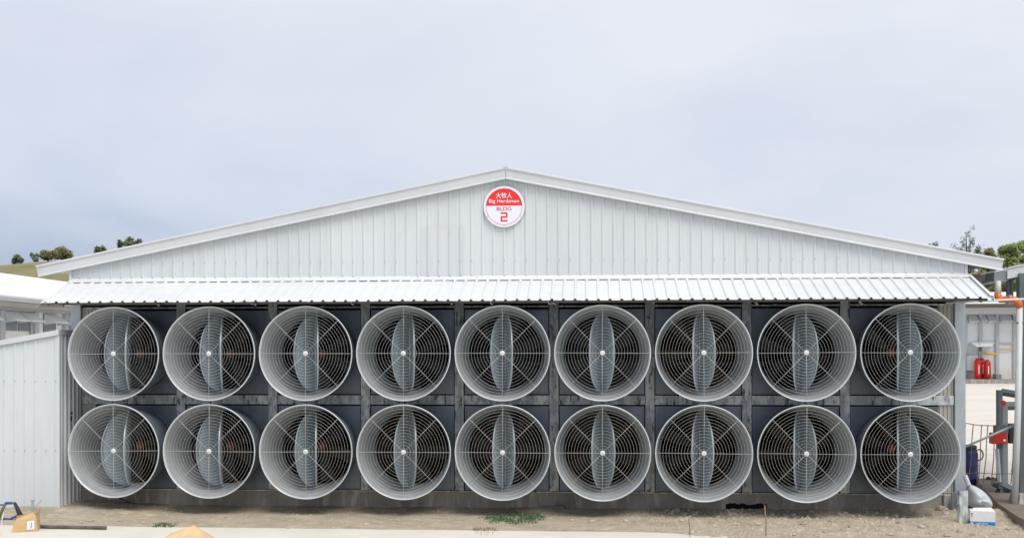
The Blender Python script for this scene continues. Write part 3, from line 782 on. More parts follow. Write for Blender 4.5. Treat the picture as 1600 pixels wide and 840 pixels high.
MB().box(fx(1509), fx(1522), YF - .7, YF - .11, fz(578), fz(555)).build('cabinet', m_flap, rh)
MB().box(fx(1550), fx(1558), YF - .7, YF - .12, fz(591), fz(584)).build('floor_box', m_steel2, rh)
MB().tube([(fx(1534), YF - .4, fz(552)), (fx(1554), YF - .4, fz(553))], .07, 6).build('manifold_pipe', m_yellow, rh)
MB().tube([(fx(1561), YF - .12, fz(545.5)), (fx(1584), YF - .12, fz(545.5))], .03, 6).build('wall_pipe', m_yellow, rh)
# red gas cylinders on the platform
for (pc, lab) in ((1528, 'left red gas cylinder on the platform of the far house'), (1534.5, 'middle red gas cylinder set back between two others'), (1543, 'right red gas cylinder on the platform of the far house')):
    yy = YF - 1.05 if pc != 1534.5 else YF - .5
    p = at(pc, 590, Y=yy); r = .185; hgt = 1.17 if pc != 1543 else 1.08
    c = thing('gas_cylinder', lab, 'gas cylinder', (p.x, yy, fz(591.0)), 'red gas cylinders')
    MB().lathe([(0, .0), (r * .9, .0), (r * .9, .05), (r, .07), (r, hgt * .82), (r * .85, hgt * .9), (r * .45, hgt * .95), (0, hgt * .955)], 24, 'Z').build('body', m_red, c, True)
    MB().lathe([(r * .5, hgt * .92), (r * .55, hgt), (r * .5, hgt), (r * .45, hgt * .92)], 16, 'Z', loop=True).build('collar', m_red, c)
    MB().tube([(0, 0, hgt * .94), (0, 0, hgt * 1.0)], .03, 8).build('valve', m_black, c)
    MB().box(-.02, .02, -r - .004, -r + .01, hgt * .25, hgt * .68).build('stencil_mark', m_paper, c)

# ------------------------------------------------------------------ open walkway roof at the right
wk = thing('walkway_shelter', 'open shelter roof with gutter just right of the fan house', 'shelter')
gx = 7.62; gy = 0.30
MB().box(gx, gx + .20, gy, gy + 7, 3.585, 3.60).box(gx, gx + .012, gy, gy + 7, 3.60, 3.735).box(gx + .188, gx + .20, gy, gy + 7, 3.60, 3.735).box(gx + .012, gx + .188, gy, gy + .01, 3.60, 3.735).build('gutter', m_steel2, wk)
MB().box(gx - .45, gx - .002, gy + .35, gy + 7, 3.60, 3.72).build('gutter_lining', m_soffit, wk)
mb = MB(); x0, x1 = gx + .19, gx + 3.6; z0, z1 = 3.77, 3.77 + 3.41 * .2
mb.add([(x0, gy, z0), (x1, gy, z1), (x1, gy + 9, z1), (x0, gy + 9, z0), (x0, gy, z0 - .03), (x1, gy, z1 - .03), (x1, gy + 9, z1 - .03), (x0, gy + 9, z0 - .03)],
       [(0, 1, 2, 3), (4, 7, 6, 5), (0, 4, 5, 1), (1, 5, 6, 2), (0, 3, 7, 4), (2, 6, 7, 3)]); mb.build('roof', m_farwhite, wk)
mb = MB(); mb.add([(x0, gy - .03, z0 + .03), (x1, gy - .03, z1 + .03), (x1, gy - .03, z1 - .15), (x0, gy - .03, z0 - .15), (x0, gy - .005, z0 + .03), (x1, gy - .005, z1 + .03), (x1, gy - .005, z1 - .15), (x0, gy - .005, z0 - .15),
        (x0, gy - .05, z0 + .03), (x1, gy - .05, z1 + .03), (x1, gy - .05, z1 + .01), (x0, gy - .05, z0 + .01)],
       [(0, 1, 2, 3), (4, 7, 6, 5), (0, 4, 5, 1), (3, 2, 6, 7), (0, 3, 7, 4), (8, 9, 10, 11), (8, 0, 1, 9)]); mb.build('barge_board', m_fascia, wk)
pc = at(1597, 700, Y=0.25)
MB().box(pc.x - .05, pc.x + .09, .2, .34, .28, 3.70).build('column', m_steel, wk)
MB().box(pc.x - .05, pc.x + .09, 6.0, 6.14, .1, 3.70).build('column', m_steel, wk)
MB().box(gx + 3.3, gx + 3.44, .2, .34, .1, 4.3).build('column', m_steel, wk)
mb = MB(); f0, f1 = pc.x - .12, pc.x + .22
mb.add([(f0 - .03, .02, -.1), (f1, .02, -.1), (f1, .55, -.1), (f0 - .03, .55, -.1), (f0 + .03, .1, .30), (f1 - .03, .1, .30), (f1 - .03, .48, .30), (f0 + .03, .48, .30)],
       [(0, 1, 5, 4), (1, 2, 6, 5), (2, 3, 7, 6), (3, 0, 4, 7), (4, 5, 6, 7)]); bevel(mb.build('footing', m_conc, wk), .012)
MB().tube([at(1522, 458, Y=1.2), at(1556, 441, Y=1.2)], .022, 6).build('brace', m_steel, wk)
for pxx in (1575, 1580.5):
    MB().box(at(pxx, 450, Y=.9).x - .02, at(pxx, 450, Y=.9).x + .025, .88, .93, at(pxx, 468, Y=.9).z, 3.72).build('hanger', m_steel, wk)
# downpipe: white pipe, orange bends
dp = thing('drain_pipe', 'white drain pipe with orange elbows coming down beside the post', 'pipe', (0, 0, 0))
ya = 0.12
q0 = at(1559.5, 438, Y=.33)
pA = Vector((gx + .07, ya + .2, 3.60)); pB = at(1559.5, 459, Y=ya + .2); 
MB().tube([Vector((pB.x, ya + .2, 3.595)), pB], .047, 16).build('upper_pipe', m_pvc, dp, True)
e1 = at(1560.5, 467.5, Y=ya + .2); e2 = at(1590, 468.5, Y=ya); e3 = at(1593.5, 478, Y=ya)
MB().tube([pB + Vector((0, 0, .01)), Vector((pB.x, ya + .2, e1.z + .03)), Vector((pB.x + .03, ya + .19, e1.z)), Vector((pB.x + .12, ya + .15, e1.z - .004)), e2 + Vector((-.04, 0, 0)), e2 + Vector((.012, 0, -.02)), e3 + Vector((0, 0, -.02))], .055, 14).build('elbow', m_orange, dp, True)
lo_ = at(1585.5, 801, Y=ya - .0)
MB().tube([e3, e3.lerp(lo_, .5) + Vector((.012, 0, 0)), Vector((lo_.x, ya, max(.0, lo_.z)))], .047, 16).build('lower_pipe', m_pvc, dp, True)
cm = at(1577, 468, Y=ya + .1)
MB().box(cm.x - .018, cm.x + .018, ya + .03, ya + .21, cm.z - .07, cm.z + .07).build('clamp', m_galvclean, dp)
MB().tube([e3.lerp(lo_, .08) + Vector((-.055, -.03, 0)), e3.lerp(lo_, .08) + Vector((.055, -.03, 0))], .012, 6).build('pipe_tie', m_rust, dp)
cd = thing('conduit', 'thin white conduit running level from the canopy corner to the right', 'conduit', at(1553, 469, Y=-.3))
MB().tube([(0, 0, 0), at(1600, 467, Y=-.3) - at(1553, 469, Y=-.3), at(1660, 465, Y=-.3) - at(1553, 469, Y=-.3)], .016, 8).build('conduit_run', m_pvc, cd)
MB().tube([(0, 0, 0), at(1478, 473, Y=-.3) - at(1553, 469, Y=-.3)], .014, 8).build('conduit_run', m_galvclean, cd)

# brown concrete ledge that edges the yard
poly = [at(a, b, Z=.14) for a, b in ((1526, 748), (1540, 746), (1640, 788), (1640, 830), (1590, 806), (1560, 786))]
mb = MB(); n = len(poly); mb.v = [(p.x, p.y, .14) for p in poly] + [(p.x, p.y, -.25) for p in poly]
mb.f = [tuple(range(n))] + [(i, i + n, (i + 1) % n + n, (i + 1) % n) for i in range(n)]
tag(mb.build('yard_kerb', m_ledge), kind='structure')

# ------------------------------------------------------------------ machine trolley at the right
YT = 1.55
def tp(px, py): return at(px, py, Y=YT)
tr = thing('machine_trolley', 'dark grey steel machine frame on a caster with a red motor box', 'trolley', tp(1567, 778))
o3 = tr.location.copy()
def lb(px0, px1, py0, py1, d0, d1, name, m):
    a, b = tp(px0, py1) - o3, tp(px1, py0) - o3
    return bevel(MB().box(a.x, b.x, d0, d1, a.z, b.z).build(name, m, tr), .004)
lb(1558.5, 1565, 609, 762, -.06, .06, 'upright', m_steel)
lb(1566, 1574.5, 627, 764, -.02, .10, 'upright', m_steel2)
def bar(p, q, w, name, m, yy=0.0):
    a, b = tp(*p) - o3, tp(*q) - o3; a.y += yy; b.y += yy
    MB().tube([a, b], w, 4).build(name, m, tr)
bar((1565, 612), (1640, 624), .06, 'top_beam', m_steel)
bar((1566, 634), (1640, 634), .07, 'cross_beam', m_steel2, .05)
bar((1552, 752), (1640, 792), .075, 'base_beam', m_steel)
bar((1556, 700), (1560, 752), .035, 'guide_rail', m_galvclean, -.06)
bar((1584, 715), (1640, 716), .05, 'shelf_bar', m_black)
bar((1582, 735), (1640, 738), .06, 'shelf_bar', m_black)
lb(1546, 1569, 675, 692, -.14, .02, 'red_box', m_red)
lb(1553, 1572, 664, 675, -.12, .04, 'motor_cover', m_steel)
lb(1576, 1640, 662, 692, -.05, .2, 'motor', m_black)
lb(1563, 1567, 685, 688, -.145, -.138, 'plate', m_paper)
c = tp(1564, 769) - o3
w_ = MB().lathe([(.03, -.03), (.085, -.028), (.09, -.015), (.09, .015), (.085, .028), (.03, .03)], 20).build('caster', m_black, tr, loc=c)
MB().box(-.025, .025, -.045, .045, .0, .13).build('fork', m_steel, w_)
MB().lathe([(0, -.06), (.045, -.06), (.045, -.02), (0, -.02)], 16).build('knob', m_red, tr, loc=tp(1566, 629) - o3)

# ------------------------------------------------------------------ fence, drum, bags, sack, box
YFN = 0.75
fn = thing('wire_fence', 'sagging rusty wire fence between the end post and the pipe', 'fence', at(1530, 752, Y=YFN))
f0_ = fn.location.copy()
def fp(px, py): return at(px, py, Y=YFN) - f0_
MB().tube([fp(1494, 659), fp(1512, 661), fp(1530, 664), fp(1550, 664.5), fp(1575, 664), fp(1606, 661)], .007, 5).build('top_wire', m_rust, fn)
MB().tube([fp(1505, 739), fp(1530, 738), fp(1556, 740), fp(1590, 739)], .006, 5).build('bottom_wire', m_rust, fn)
for a, b, c_ in ((1509, 1505, 1498), (1521, 1518, 1513), (1534, 1532, 1529), (1544, 1541, 1536), (1556, 1553, 1549), (1586, 1583, 1580)):
    MB().tube([fp(a, 663), fp(b + .6, 690), fp(b, 715), fp(c_, 755)], .008, 5).build('wire', m_rust, fn)
br = thing('pale_brace_pipe', 'pale blue grey pipe leaning diagonally across the wire fence', 'pipe', at(1507, 698, Y=.55))
MB().tube([(0, 0, 0), at(1587, 663, Y=.35) - br.location], .018, 10).build('tube', m_galvclean, br, True)

p = at(1511, 753, Y=3.75)
dr = thing('blue_drum', 'dark blue plastic drum standing behind the end post', 'drum', (p.x, 3.75, .0))
MB().lathe([(0, 0), (.17, 0), (.19, .02), (.195, .12), (.20, .14), (.195, .16), (.20, .36), (.205, .38), (.20, .40), (.195, .60), (.17, .68), (0, .68)], 32, 'Z').build('barrel', m_drum, dr, True)
MB().lathe([(0, .675), (.165, .675), (.175, .69), (.175, .735), (.16, .75), (0, .75)], 28, 'Z').build('lid', m_black, dr, True)
cl = thing('hose_coil', 'reddish brown hose coil hanging beside the blue drum', 'hose', at(1530, 722, Y=3.6))
for q in range(3):
    MB().tube([(.07 * math.cos(t) + .01 * q, .02 * q, .14 + .10 * math.sin(t)) for t in [2 * math.pi * i / 20 for i in range(20)]], .011, 6, closed=True).build('loop', mat('red_brown_hose', (.25, .08, .05), (.18, .07, .05), 8, rough=.5), cl, True)
def blob(name, m, parent, loc, sx, sy, sz, seed, amp=.25, n=20, mm=12):
    mb = MB()
    for j in range(mm + 1):
        ph = math.pi / 2 * j / mm
        for i in range(n):
            t = 2 * math.pi * i / n; d = Vector((math.cos(t) * math.cos(ph), math.sin(t) * math.cos(ph), math.sin(ph)))
            k = 1 + amp * noise.noise(d * 1.7 + Vector((seed, 0, 0))) + amp * .5 * noise.noise(d * 4 + Vector((0, seed, 0)))
            mb.v.append((d.x * sx * k, d.y * sy * k, d.z * sz * k))
    for j in range(mm):
        for i in range(n): mb.f.append((j * n + i, j * n + (i + 1) % n, (j + 1) * n + (i + 1) % n, (j + 1) * n + i))
    return mb.build(name, m, parent, True, loc)
for i, (a, b, sx, lab) in enumerate(((1546, 760, .17, 'larger black bag slumped on the ground by the wire fence'), (1531, 757, .11, 'small black bag between the blue drum and larger bag'))):
    p = at(a, b, Z=.0)
    tag(blob('black_bag', m_black, None, (p.x, p.y, 0), sx, sx * .9, sx * 1.05, i * 5.3), lab, 'bag')

# crumpled white plastic sheet / sack
YS = -0.38
p = at(1528, 797, Y=YS)
sk_ = thing('plastic_sack', 'crumpled white plastic sack slumped above the white carton', 'sack', (p.x, YS, max(0.02, p.z)))
o4 = sk_.location.copy()
outl = [(1509, 755), (1522, 757), (1534, 764), (1546, 776), (1551, 786), (1549, 794), (1540, 795.5), (1527, 793), (1514, 791), (1510, 780)]
mb = MB(); n = len(outl); cen = at(1526, 778, Y=YS) - o4; lay = [(1.0, 0.0), (.93, -.10), (.72, -.17), (.4, -.21), (.12, -.225)]
for f_, dy in lay:
    for i, (a, b) in enumerate(outl):
        q = at(a, b, Y=YS) - o4; q = cen + (q - cen) * f_
        k = .05 * noise.noise(Vector((i * .9, dy * 12, 3))) + .045 * ((i % 2) - .5)
        mb.v.append((q.x, dy + k, q.z))
m2 = len(lay)
for j in range(m2 - 1):
    for i in range(n): mb.f.append((j * n + i, j * n + (i + 1) % n, (j + 1) * n + (i + 1) % n, (j + 1) * n + i))
mb.f.append(tuple((m2 - 1) * n + i for i in range(n)))
o = len(mb.v); 
for i in range(n): v = mb.v[i]; mb.v.append((v[0], .12, v[2]))
for i in range(n): mb.f.append((o + i, o + (i + 1) % n, (i + 1) % n, i))
mb.f.append(tuple(o + i for i in range(n)))
bd = mb.build('sack_body', m_sack, sk_, True)
ss = bd.modifiers.new('s', 'SUBSURF'); ss.levels = 2; ss.render_levels = 2
MB().tube([at(1513, 790, Y=YS - .14) - o4, at(1530, 794, Y=YS - .24) - o4, at(1548, 795, Y=YS - .14) - o4], .011, 6).build('tie_band', m_black, sk_)
MB().tube([at(1508, 742, Y=YS) - o4, at(1514, 758, Y=YS - .05) - o4], .035, 8).build('gathered_neck', m_sack, sk_)

p = at(1541, 821, Z=.02)
bx = thing('white_carton', 'white carton with a blue bottom band below the plastic sack', 'carton', (p.x - .01, p.y + .14, .02), rz=R(-14))
bevel(MB().box(-.165, .165, -.11, .13, .0, .20).build('carton_body', m_paper, bx), .006)
MB().box(-.1665, .1665, -.1115, .1315, .004, .055).build('blue_band', m_band, bx)
MB().add([(-.165, -.11, .2015), (.165, -.11, .2015), (.12, -.02, .25), (-.11, -.02, .24)], [(0, 1, 2, 3)]).build('flap', m_paper, bx)
MB().box(-.145, -.135, -.1125, -.1105, .125, .175).box(-.152, -.128, -.1125, -.1105, .168, .174).build('arrow_mark', m_ink, bx)
text('vitalor', 'band_lettering', m_paper, bx, -.07, .075, .018, .045, -.113, .01)
for (pa, pb, lab) in (((1515, 788, -.62), (1547, 809, -.66), 'thin steel rod lying across the white carton'),):
    rd = thing('steel_rod', lab, 'rod', at(pb[0], pb[1], Y=pb[2]))
    MB().tube([(0, 0, 0), at(pa[0], pa[1], Y=pa[2]) - rd.location], .007, 6).build('rod', m_steel, rd)

# galvanised stub channel by the end post
p = at(1506, 818, Z=.02)
st = thing('steel_channel', 'short weathered galvanised channel standing in dirt below the end post', 'post', (p.x, p.y, -.02), rz=R(4))
h_ = at(1506, 766, Y=p.y).z + .02
MB().box(-.062, .062, -.004, .004, 0, h_).box(-.062, -.054, .004, .09, 0, h_).box(.054, .062, .004, .09, 0, h_).build('channel', m_galv, st)
p = at(1493, 797, Y=-.2)
pl = thing('steel_plate', 'grey steel plate leaning on the concrete beside the channel', 'plate', (p.x, -.2, p.z))
bevel(MB().box(-.06, .065, -.012, .012, 0, .28).build('plate_sheet', m_steel2, pl), .003)
bk = thing('concrete_block', 'rough concrete block under the leaning steel plate', 'block', (p.x - .0, -.2, -.03))
bevel(MB().box(-.09, .09, -.10, .10, 0, p.z + .028).build('block_body', m_conc, bk), .012, 2)

# ------------------------------------------------------------------ things at the left foreground
p = at(33, 831, Z=.005)
cb = thing('cardboard_box', 'battered brown cardboard box with a white label on slab edge', 'box', (p.x - .02, p.y + .16, .004), rz=R(24))
v = [(-.17, -.12, 0), (.17, -.12, 0), (.19, .13, 0), (-.16, .13, 0), (-.13, -.105, .15), (.145, -.11, .205), (.18, .12, .24), (-.12, .12, .20)]
bevel(MB().add(v, [(0, 3, 2, 1), (0, 1, 5, 4), (1, 2, 6, 5), (2, 3, 7, 6), (3, 0, 4, 7)]).build('carton_wall', m_card, cb), .004)
MB().add([(-.13, -.105, .151), (.145, -.11, .206), (.10, -.0, .255), (-.11, -.01, .18)], [(0, 1, 2, 3)]).build('flap', m_card, cb)
MB().add([(.145, -.11, .206), (.18, .12, .241), (.20, .10, .30), (.17, -.06, .275)], [(0, 1, 2, 3)]).build('flap', m_card, cb)
MB().add([(.02, -.1245, .03), (.125, -.123, .03), (.122, -.118, .155), (.03, -.117, .145)], [(0, 1, 2, 3)]).build('paper_label', m_paper, cb)
MB().add([(.075, -.1262, .05), (.082, -.1262, .05), (.092, -.1215, .13), (.085, -.1215, .13)], [(0, 1, 2, 3)]).build('ink_line', m_ink, cb)
# bent frame with blue grips and black sleeve
YL = -1.62
fr = thing('bent_frame', 'bent tube frame with blue wraps leaning behind the cardboard box', 'frame', at(14, 812, Y=YL))
o5 = fr.location.copy()
def lp(px, py, dy=0.0): return at(px, py, Y=YL + dy) - o5
MB().tube([lp(-3, 812), lp(1, 803), lp(5, 793), lp(9, 786)], .022, 8).build('olive_tube', mat('olive_tube', (.13, .14, .10), (.18, .19, .14), 6, rough=.6), fr, True)
MB().tube([lp(9, 785.5), lp(19, 785)], .021, 8).build('blue_grip', m_blue, fr, True)
MB().tube([lp(19, 785), lp(24, 785)], .017, 8).build('bare_tube', m_steel2, fr, True)
MB().tube([lp(23, 784.5), lp(27, 793), lp(30, 800), lp(35, 807)], .03, 8, rads=[.022, .03, .034, .036]).build('black_sleeve', m_black, fr, True)
MB().tube([lp(-8, 788), lp(9, 788)], .012, 8).build('side_tube', m_blue, fr, True)
MB().tube([lp(4, 810), lp(16, 810.5), lp(28, 804)], .018, 8).build('blue_bar', m_blue, fr, True)
MB().tube([lp(-6, 818), lp(14, 818)], .03, 8).build('green_bar', mat('dull_green', (.06, .09, .06), (.09, .11, .08), 8, rough=.6), fr, True)
sp = thing('stub_post', 'short perforated galvanised stake with loose wires behind the box', 'post', at(51, 806, Y=-1.35))
h_ = at(51, 781.5, Y=-1.35).z - sp.location.z
MB().box(-.018, .018, -.004, .004, -.12, h_).box(-.018, -.014, .004, .03, -.12, h_).box(-.026, .026, -.008, .03, h_, h_ + .012).build('stake', m_galvclean, sp)
MB().tube([(.02, 0, .13), (.05, .0, .12), (.062, 0, .06), (.045, 0, -.03)], .004, 5).build('loose_wire', m_rust, sp)
MB().tube([(.04, 0, .14), (.13, .02, .24)], .003, 5).build('loose_wire', m_rust, sp)
MB().tube([(-.03, 0, .02), (-.05, 0, .08), (-.075, 0, .09), (-.085, 0, .03)], .005, 5).build('loose_wire', m_pvc, sp)
wc = thing('dangling_cable', 'thin white cable dangling in front of the bent frame', 'cable', at(2, 836, Z=.01))
MB().tube([(0, 0, 0), at(3, 815, Y=wc.location.y + .3) - wc.location, at(6, 800, Y=wc.location.y + .5) - wc.location], .006, 6).build('cord_run', m_pvc, wc)
# black pipe on the ground
ps = [at(54, 821.5, Z=.03), at(80, 822.5, Z=.03), at(110, 823, Z=.028), at(140, 823.6, Z=.028), at(166, 824.2, Z=.028)]
hp = thing('black_pipe', 'straight black pipe lying along the edge of the slab', 'pipe', ps[0])
MB().tube([q - ps[0] for q in ps], .026, 10).build('pipe_run', m_hose, hp, True)
# cardboard in the near foreground
p = at(293, 845, Z=.005)
cf = thing('cardboard_flap', 'folded piece of brown cardboard peaking up at the bottom edge', 'cardboard', (p.x, p.y, .004))
zt_ = at(291, 819.5, Y=p.y + .1).z
mb = MB().add([(-.36, -.10, 0), (-.05, -.20, 0), (-.03, .02, zt_ - .03), (-.25, .08, .10), (.08, -.16, .05), (.07, .06, zt_), (.16, .02, zt_ * .62), (.30, -.12, .0), (.36, .10, .0), (-.30, .3, 0), (.28, .3, 0)],
              [(0, 1, 2, 3), (1, 4, 5, 2), (4, 7, 6, 5), (7, 8, 6), (3, 2, 5, 9), (5, 6, 8, 10), (9, 5, 10), (0, 3, 9)])
cfb = mb.build('folded_sheet', mat('pale_cardboard', (0.72, 0.53, 0.32), (0.64, 0.45, 0.25), 5, rough=.85), cf); so = cfb.modifiers.new('s', 'SOLIDIFY'); so.thickness = .006
# stakes
for a, y0, y1, m, lab in ((1077, 810, 838, m_rust, 'thin dark wire stake standing in the dirt before the seventh fan'), (1196, 789, 838, m_wood, 'thin brown wooden stick standing before the broken plinth opening')):
    b0 = at(a + 1, y1, Z=.0); tp_ = at(a - 1, y0, Y=b0.y)
    s_ = thing('stake', lab, 'stake', (b0.x, b0.y, -.03))
    MB().tube([(0, 0, 0), (.002, .0, tp_.z * .55), tp_ - s_.location], .006 if m is m_rust else .009, 6).build('stick', m, s_)
# dark board before the plinth
p0_, p1_ = at(842, 797, Z=.03), at(880, 792, Z=.05)
db = thing('dark_board', 'dark broken board lying against the plinth under the sixth fan', 'board', (p0_.x, -.16, .03), rz=R(1))
MB().add([(0, -.04, 0), (.40, -.03, .015), (.41, .06, .015), (0.02, .06, 0), (.02, -.04, .045), (.38, -.03, .075), (.39, .06, .075), (.03, .06, .045)],
         [(0, 3, 2, 1), (4, 5, 6, 7), (0, 1, 5, 4), (1, 2, 6, 5), (2, 3, 7, 6), (3, 0, 4, 7)]).build('plank', m_soffit, db)
# black cable along the plinth
cs = [at(186, 777, Y=-.12), at(200, 784, Y=-.12), at(222, 789, Y=-.13), at(245, 791.5, Y=-.14), at(270, 792, Y=-.14)]
ca = thing('black_cable', 'black cable drooping along the plinth below the first fan', 'cable', cs[0])
MB().tube([q - cs[0] for q in cs], .009, 6).build('cable_run', m_black, ca, True)

# ------------------------------------------------------------------ stones, gravel, grass
def rock_mesh(seed):
    rr = random.Random(seed); mb = MB()
    for j in range(5):
        ph = -math.pi / 2 + math.pi * j / 4
        for i in range(7):
            t = 2 * math.pi * i / 7; k = rr.uniform(.72, 1.12)
            mb.v.append((math.cos(t) * math.cos(ph) * k, math.sin(t) * math.cos(ph) * k * .85, math.sin(ph) * .62 * k))
    for j in range(4):
        for i in range(7): mb.f.append((j * 7 + i, j * 7 + (i + 1) % 7, (j + 1) * 7 + (i + 1) % 7, (j + 1) * 7 + i))
    return mb.mesh('stone', m_stone)
rocks = [rock_mesh(i) for i in range(6)]
spots = [(1466, 799, .11), (1478, 806, .07), (1424, 800, .04), (1385, 804, .035), (1300, 812, .045), (1255, 818, .05), (1230, 806, .04), (1185, 817, .06), (1110, 814, .045), (1065, 812, .05), (978, 812, .05), (925, 812, .06), (893, 812, .045),
         (1330, 822, .05), (1350, 829, .045), (1405, 815, .05), (1440, 822, .06), (1455, 833, .05), (1500, 828, .05), (1480, 836, .055), (1520, 833, .045), (1555, 832, .05), (1540, 838, .045), (1575, 826, .04), (1290, 830, .05), (1240, 834, .045), (1390, 834, .06),
         (72, 806, .04), (96, 804, .035), (140, 812, .06), (126, 815, .04), (188, 811, .045), (224, 815, .035), (305, 815, .04), (573, 818, .05), (450, 822, .035), (610, 812, .03), (660, 816, .03), (700, 808, .03), (355, 806, .035)]
cols_ = {}
for (a, b, s) in sorted(spots):
    q = at(a, b, Z=.03); cols_.setdefault(max(0, min(8, round((q.x + 6) / 1.5))), []).append((q, s, a))
i = 0
for ci in sorted(cols_):
    for k, (q, s, a) in enumerate(cols_[ci]):
        r = link('stone', rocks[i % 6], None, (q.x, min(q.y, -.12 - s), dirt_h(q.x, q.y) + s * .22)); i += 1
        r.scale = (s, s, s * .9); r.rotation_euler = (0, 0, i * 1.7)
        n_ = len(cols_[ci])
        lab = 'only loose stone on the dirt below the %s fan column' % ORD[ci] if n_ == 1 else '%s loose stone from the left on the dirt below the %s fan column' % (ORD[k], ORD[ci]) if k < 9 else '%s loose stone from the right on the dirt below the %s fan column' % (['rightmost', 'second', 'third', 'fourth', 'fifth', 'sixth', 'seventh', 'eighth', 'ninth'][n_ - 1 - k], ORD[ci])
        if a == 1466: lab = 'large pale rock on the dirt beside the concrete block'
        tag(r, lab, 'stone', 'loose stones on the dirt strip')
mb = MB(); rr = random.Random(3); cnt = 0
while cnt < 6500:
    x = rr.uniform(-7.6, 8.2) if rr.random() < .45 else rr.uniform(2.0, 8.2); y = rr.uniform(-2.7, -.07)
    if y < slab_edge(x) + .02: 
        if x < 2.6: continue
    s = rr.choice((.006, .008, .010, .013, .018)) * rr.uniform(.7, 1.3) * (1.0 if x < 2.4 or rr.random() < .75 else rr.uniform(1.6, 3.2)); z = dirt_h(x, y)
    v = [(x + s * rr.uniform(.7, 1.2) * math.cos(t), y + s * rr.uniform(.7, 1.2) * math.sin(t), z - s * .2) for t in (0.2, 1.8, 3.3, 4.9)]
    v += [(x + s * rr.uniform(-.4, .4), y + s * rr.uniform(-.4, .4), z + s * rr.uniform(.5, .9)), (x + s * .5, y - s * .2, z + s * .5)]
    mb.add(v, [(0, 1, 4), (1, 2, 4), (2, 3, 4), (3, 5, 4), (3, 0, 5), (0, 4, 5)]); cnt += 1
tag(mb.build('gravel', m_gravel, fix=False), 'small gravel and crumbs scattered over the dirt strip', 'gravel', kind='stuff')

def tuft(name, m, px0, px1, py0, py1, n, hgt, label, seed, cat='grass'):
    rr = random.Random(seed); mb = MB(); a, b = at((px0 + px1) / 2, py1, Z=.02), at((px0 + px1) / 2, py0, Z=.02)
    xa_, xb_ = at(px0, (py0 + py1) / 2, Z=.02).x, at(px1, (py0 + py1) / 2, Z=.02).x
    cx_, cy_ = (xa_ + xb_) / 2, (a.y + b.y) / 2
    for k in range(n):
        r, t = math.sqrt(rr.random()), rr.uniform(0, 6.283)
        r = r ** .8 * (.8 + .6 * noise.noise(Vector((math.cos(t) * 2.3, math.sin(t) * 2.3, seed))) + rr.gauss(0, .12))
        x, y = cx_ + r * math.cos(t) * (xb_ - xa_) / 2, cy_ + r * math.sin(t) * abs(b.y - a.y) / 2
        z = dirt_h(x, y) - .005; h = hgt * rr.uniform(.4, 1.1) * (1.1 - .5 * r); d = rr.uniform(0, 6.283); ln = rr.uniform(.1, .9) * h
        w = .004 + .003 * rr.random(); ux, uy = math.cos(d) * w, math.sin(d) * w; lx, ly = -math.sin(d) * ln, math.cos(d) * ln
        mb.add([(x - ux, y - uy, z), (x + ux, y + uy, z), (x + ux * .7 + lx * .4, y + uy * .7 + ly * .4, z + h * .65), (x - ux * .7 + lx * .4, y - uy * .7 + ly * .4, z + h * .65), (x + lx, y + ly, z + h)],
               [(0, 1, 2, 3), (3, 2, 4)])
    return tag(mb.build(name, m, fix=False), label, cat, kind='stuff')
tuft('grass_patch', m_grass, 752, 862, 800, 818, 1250, .075, 'low patch of green grass on the dirt below the fifth fan', 4)
tuft('weed_patch', m_dryg, 728, 785, 822, 838, 320, .07, 'dry yellowish weeds at the slab edge below the grass patch', 9, 'weeds')
tuft('weed_patch', m_grass, 232, 275, 815, 825, 260, .05, 'thin green weeds at the slab edge near the cardboard flap', 14, 'weeds')

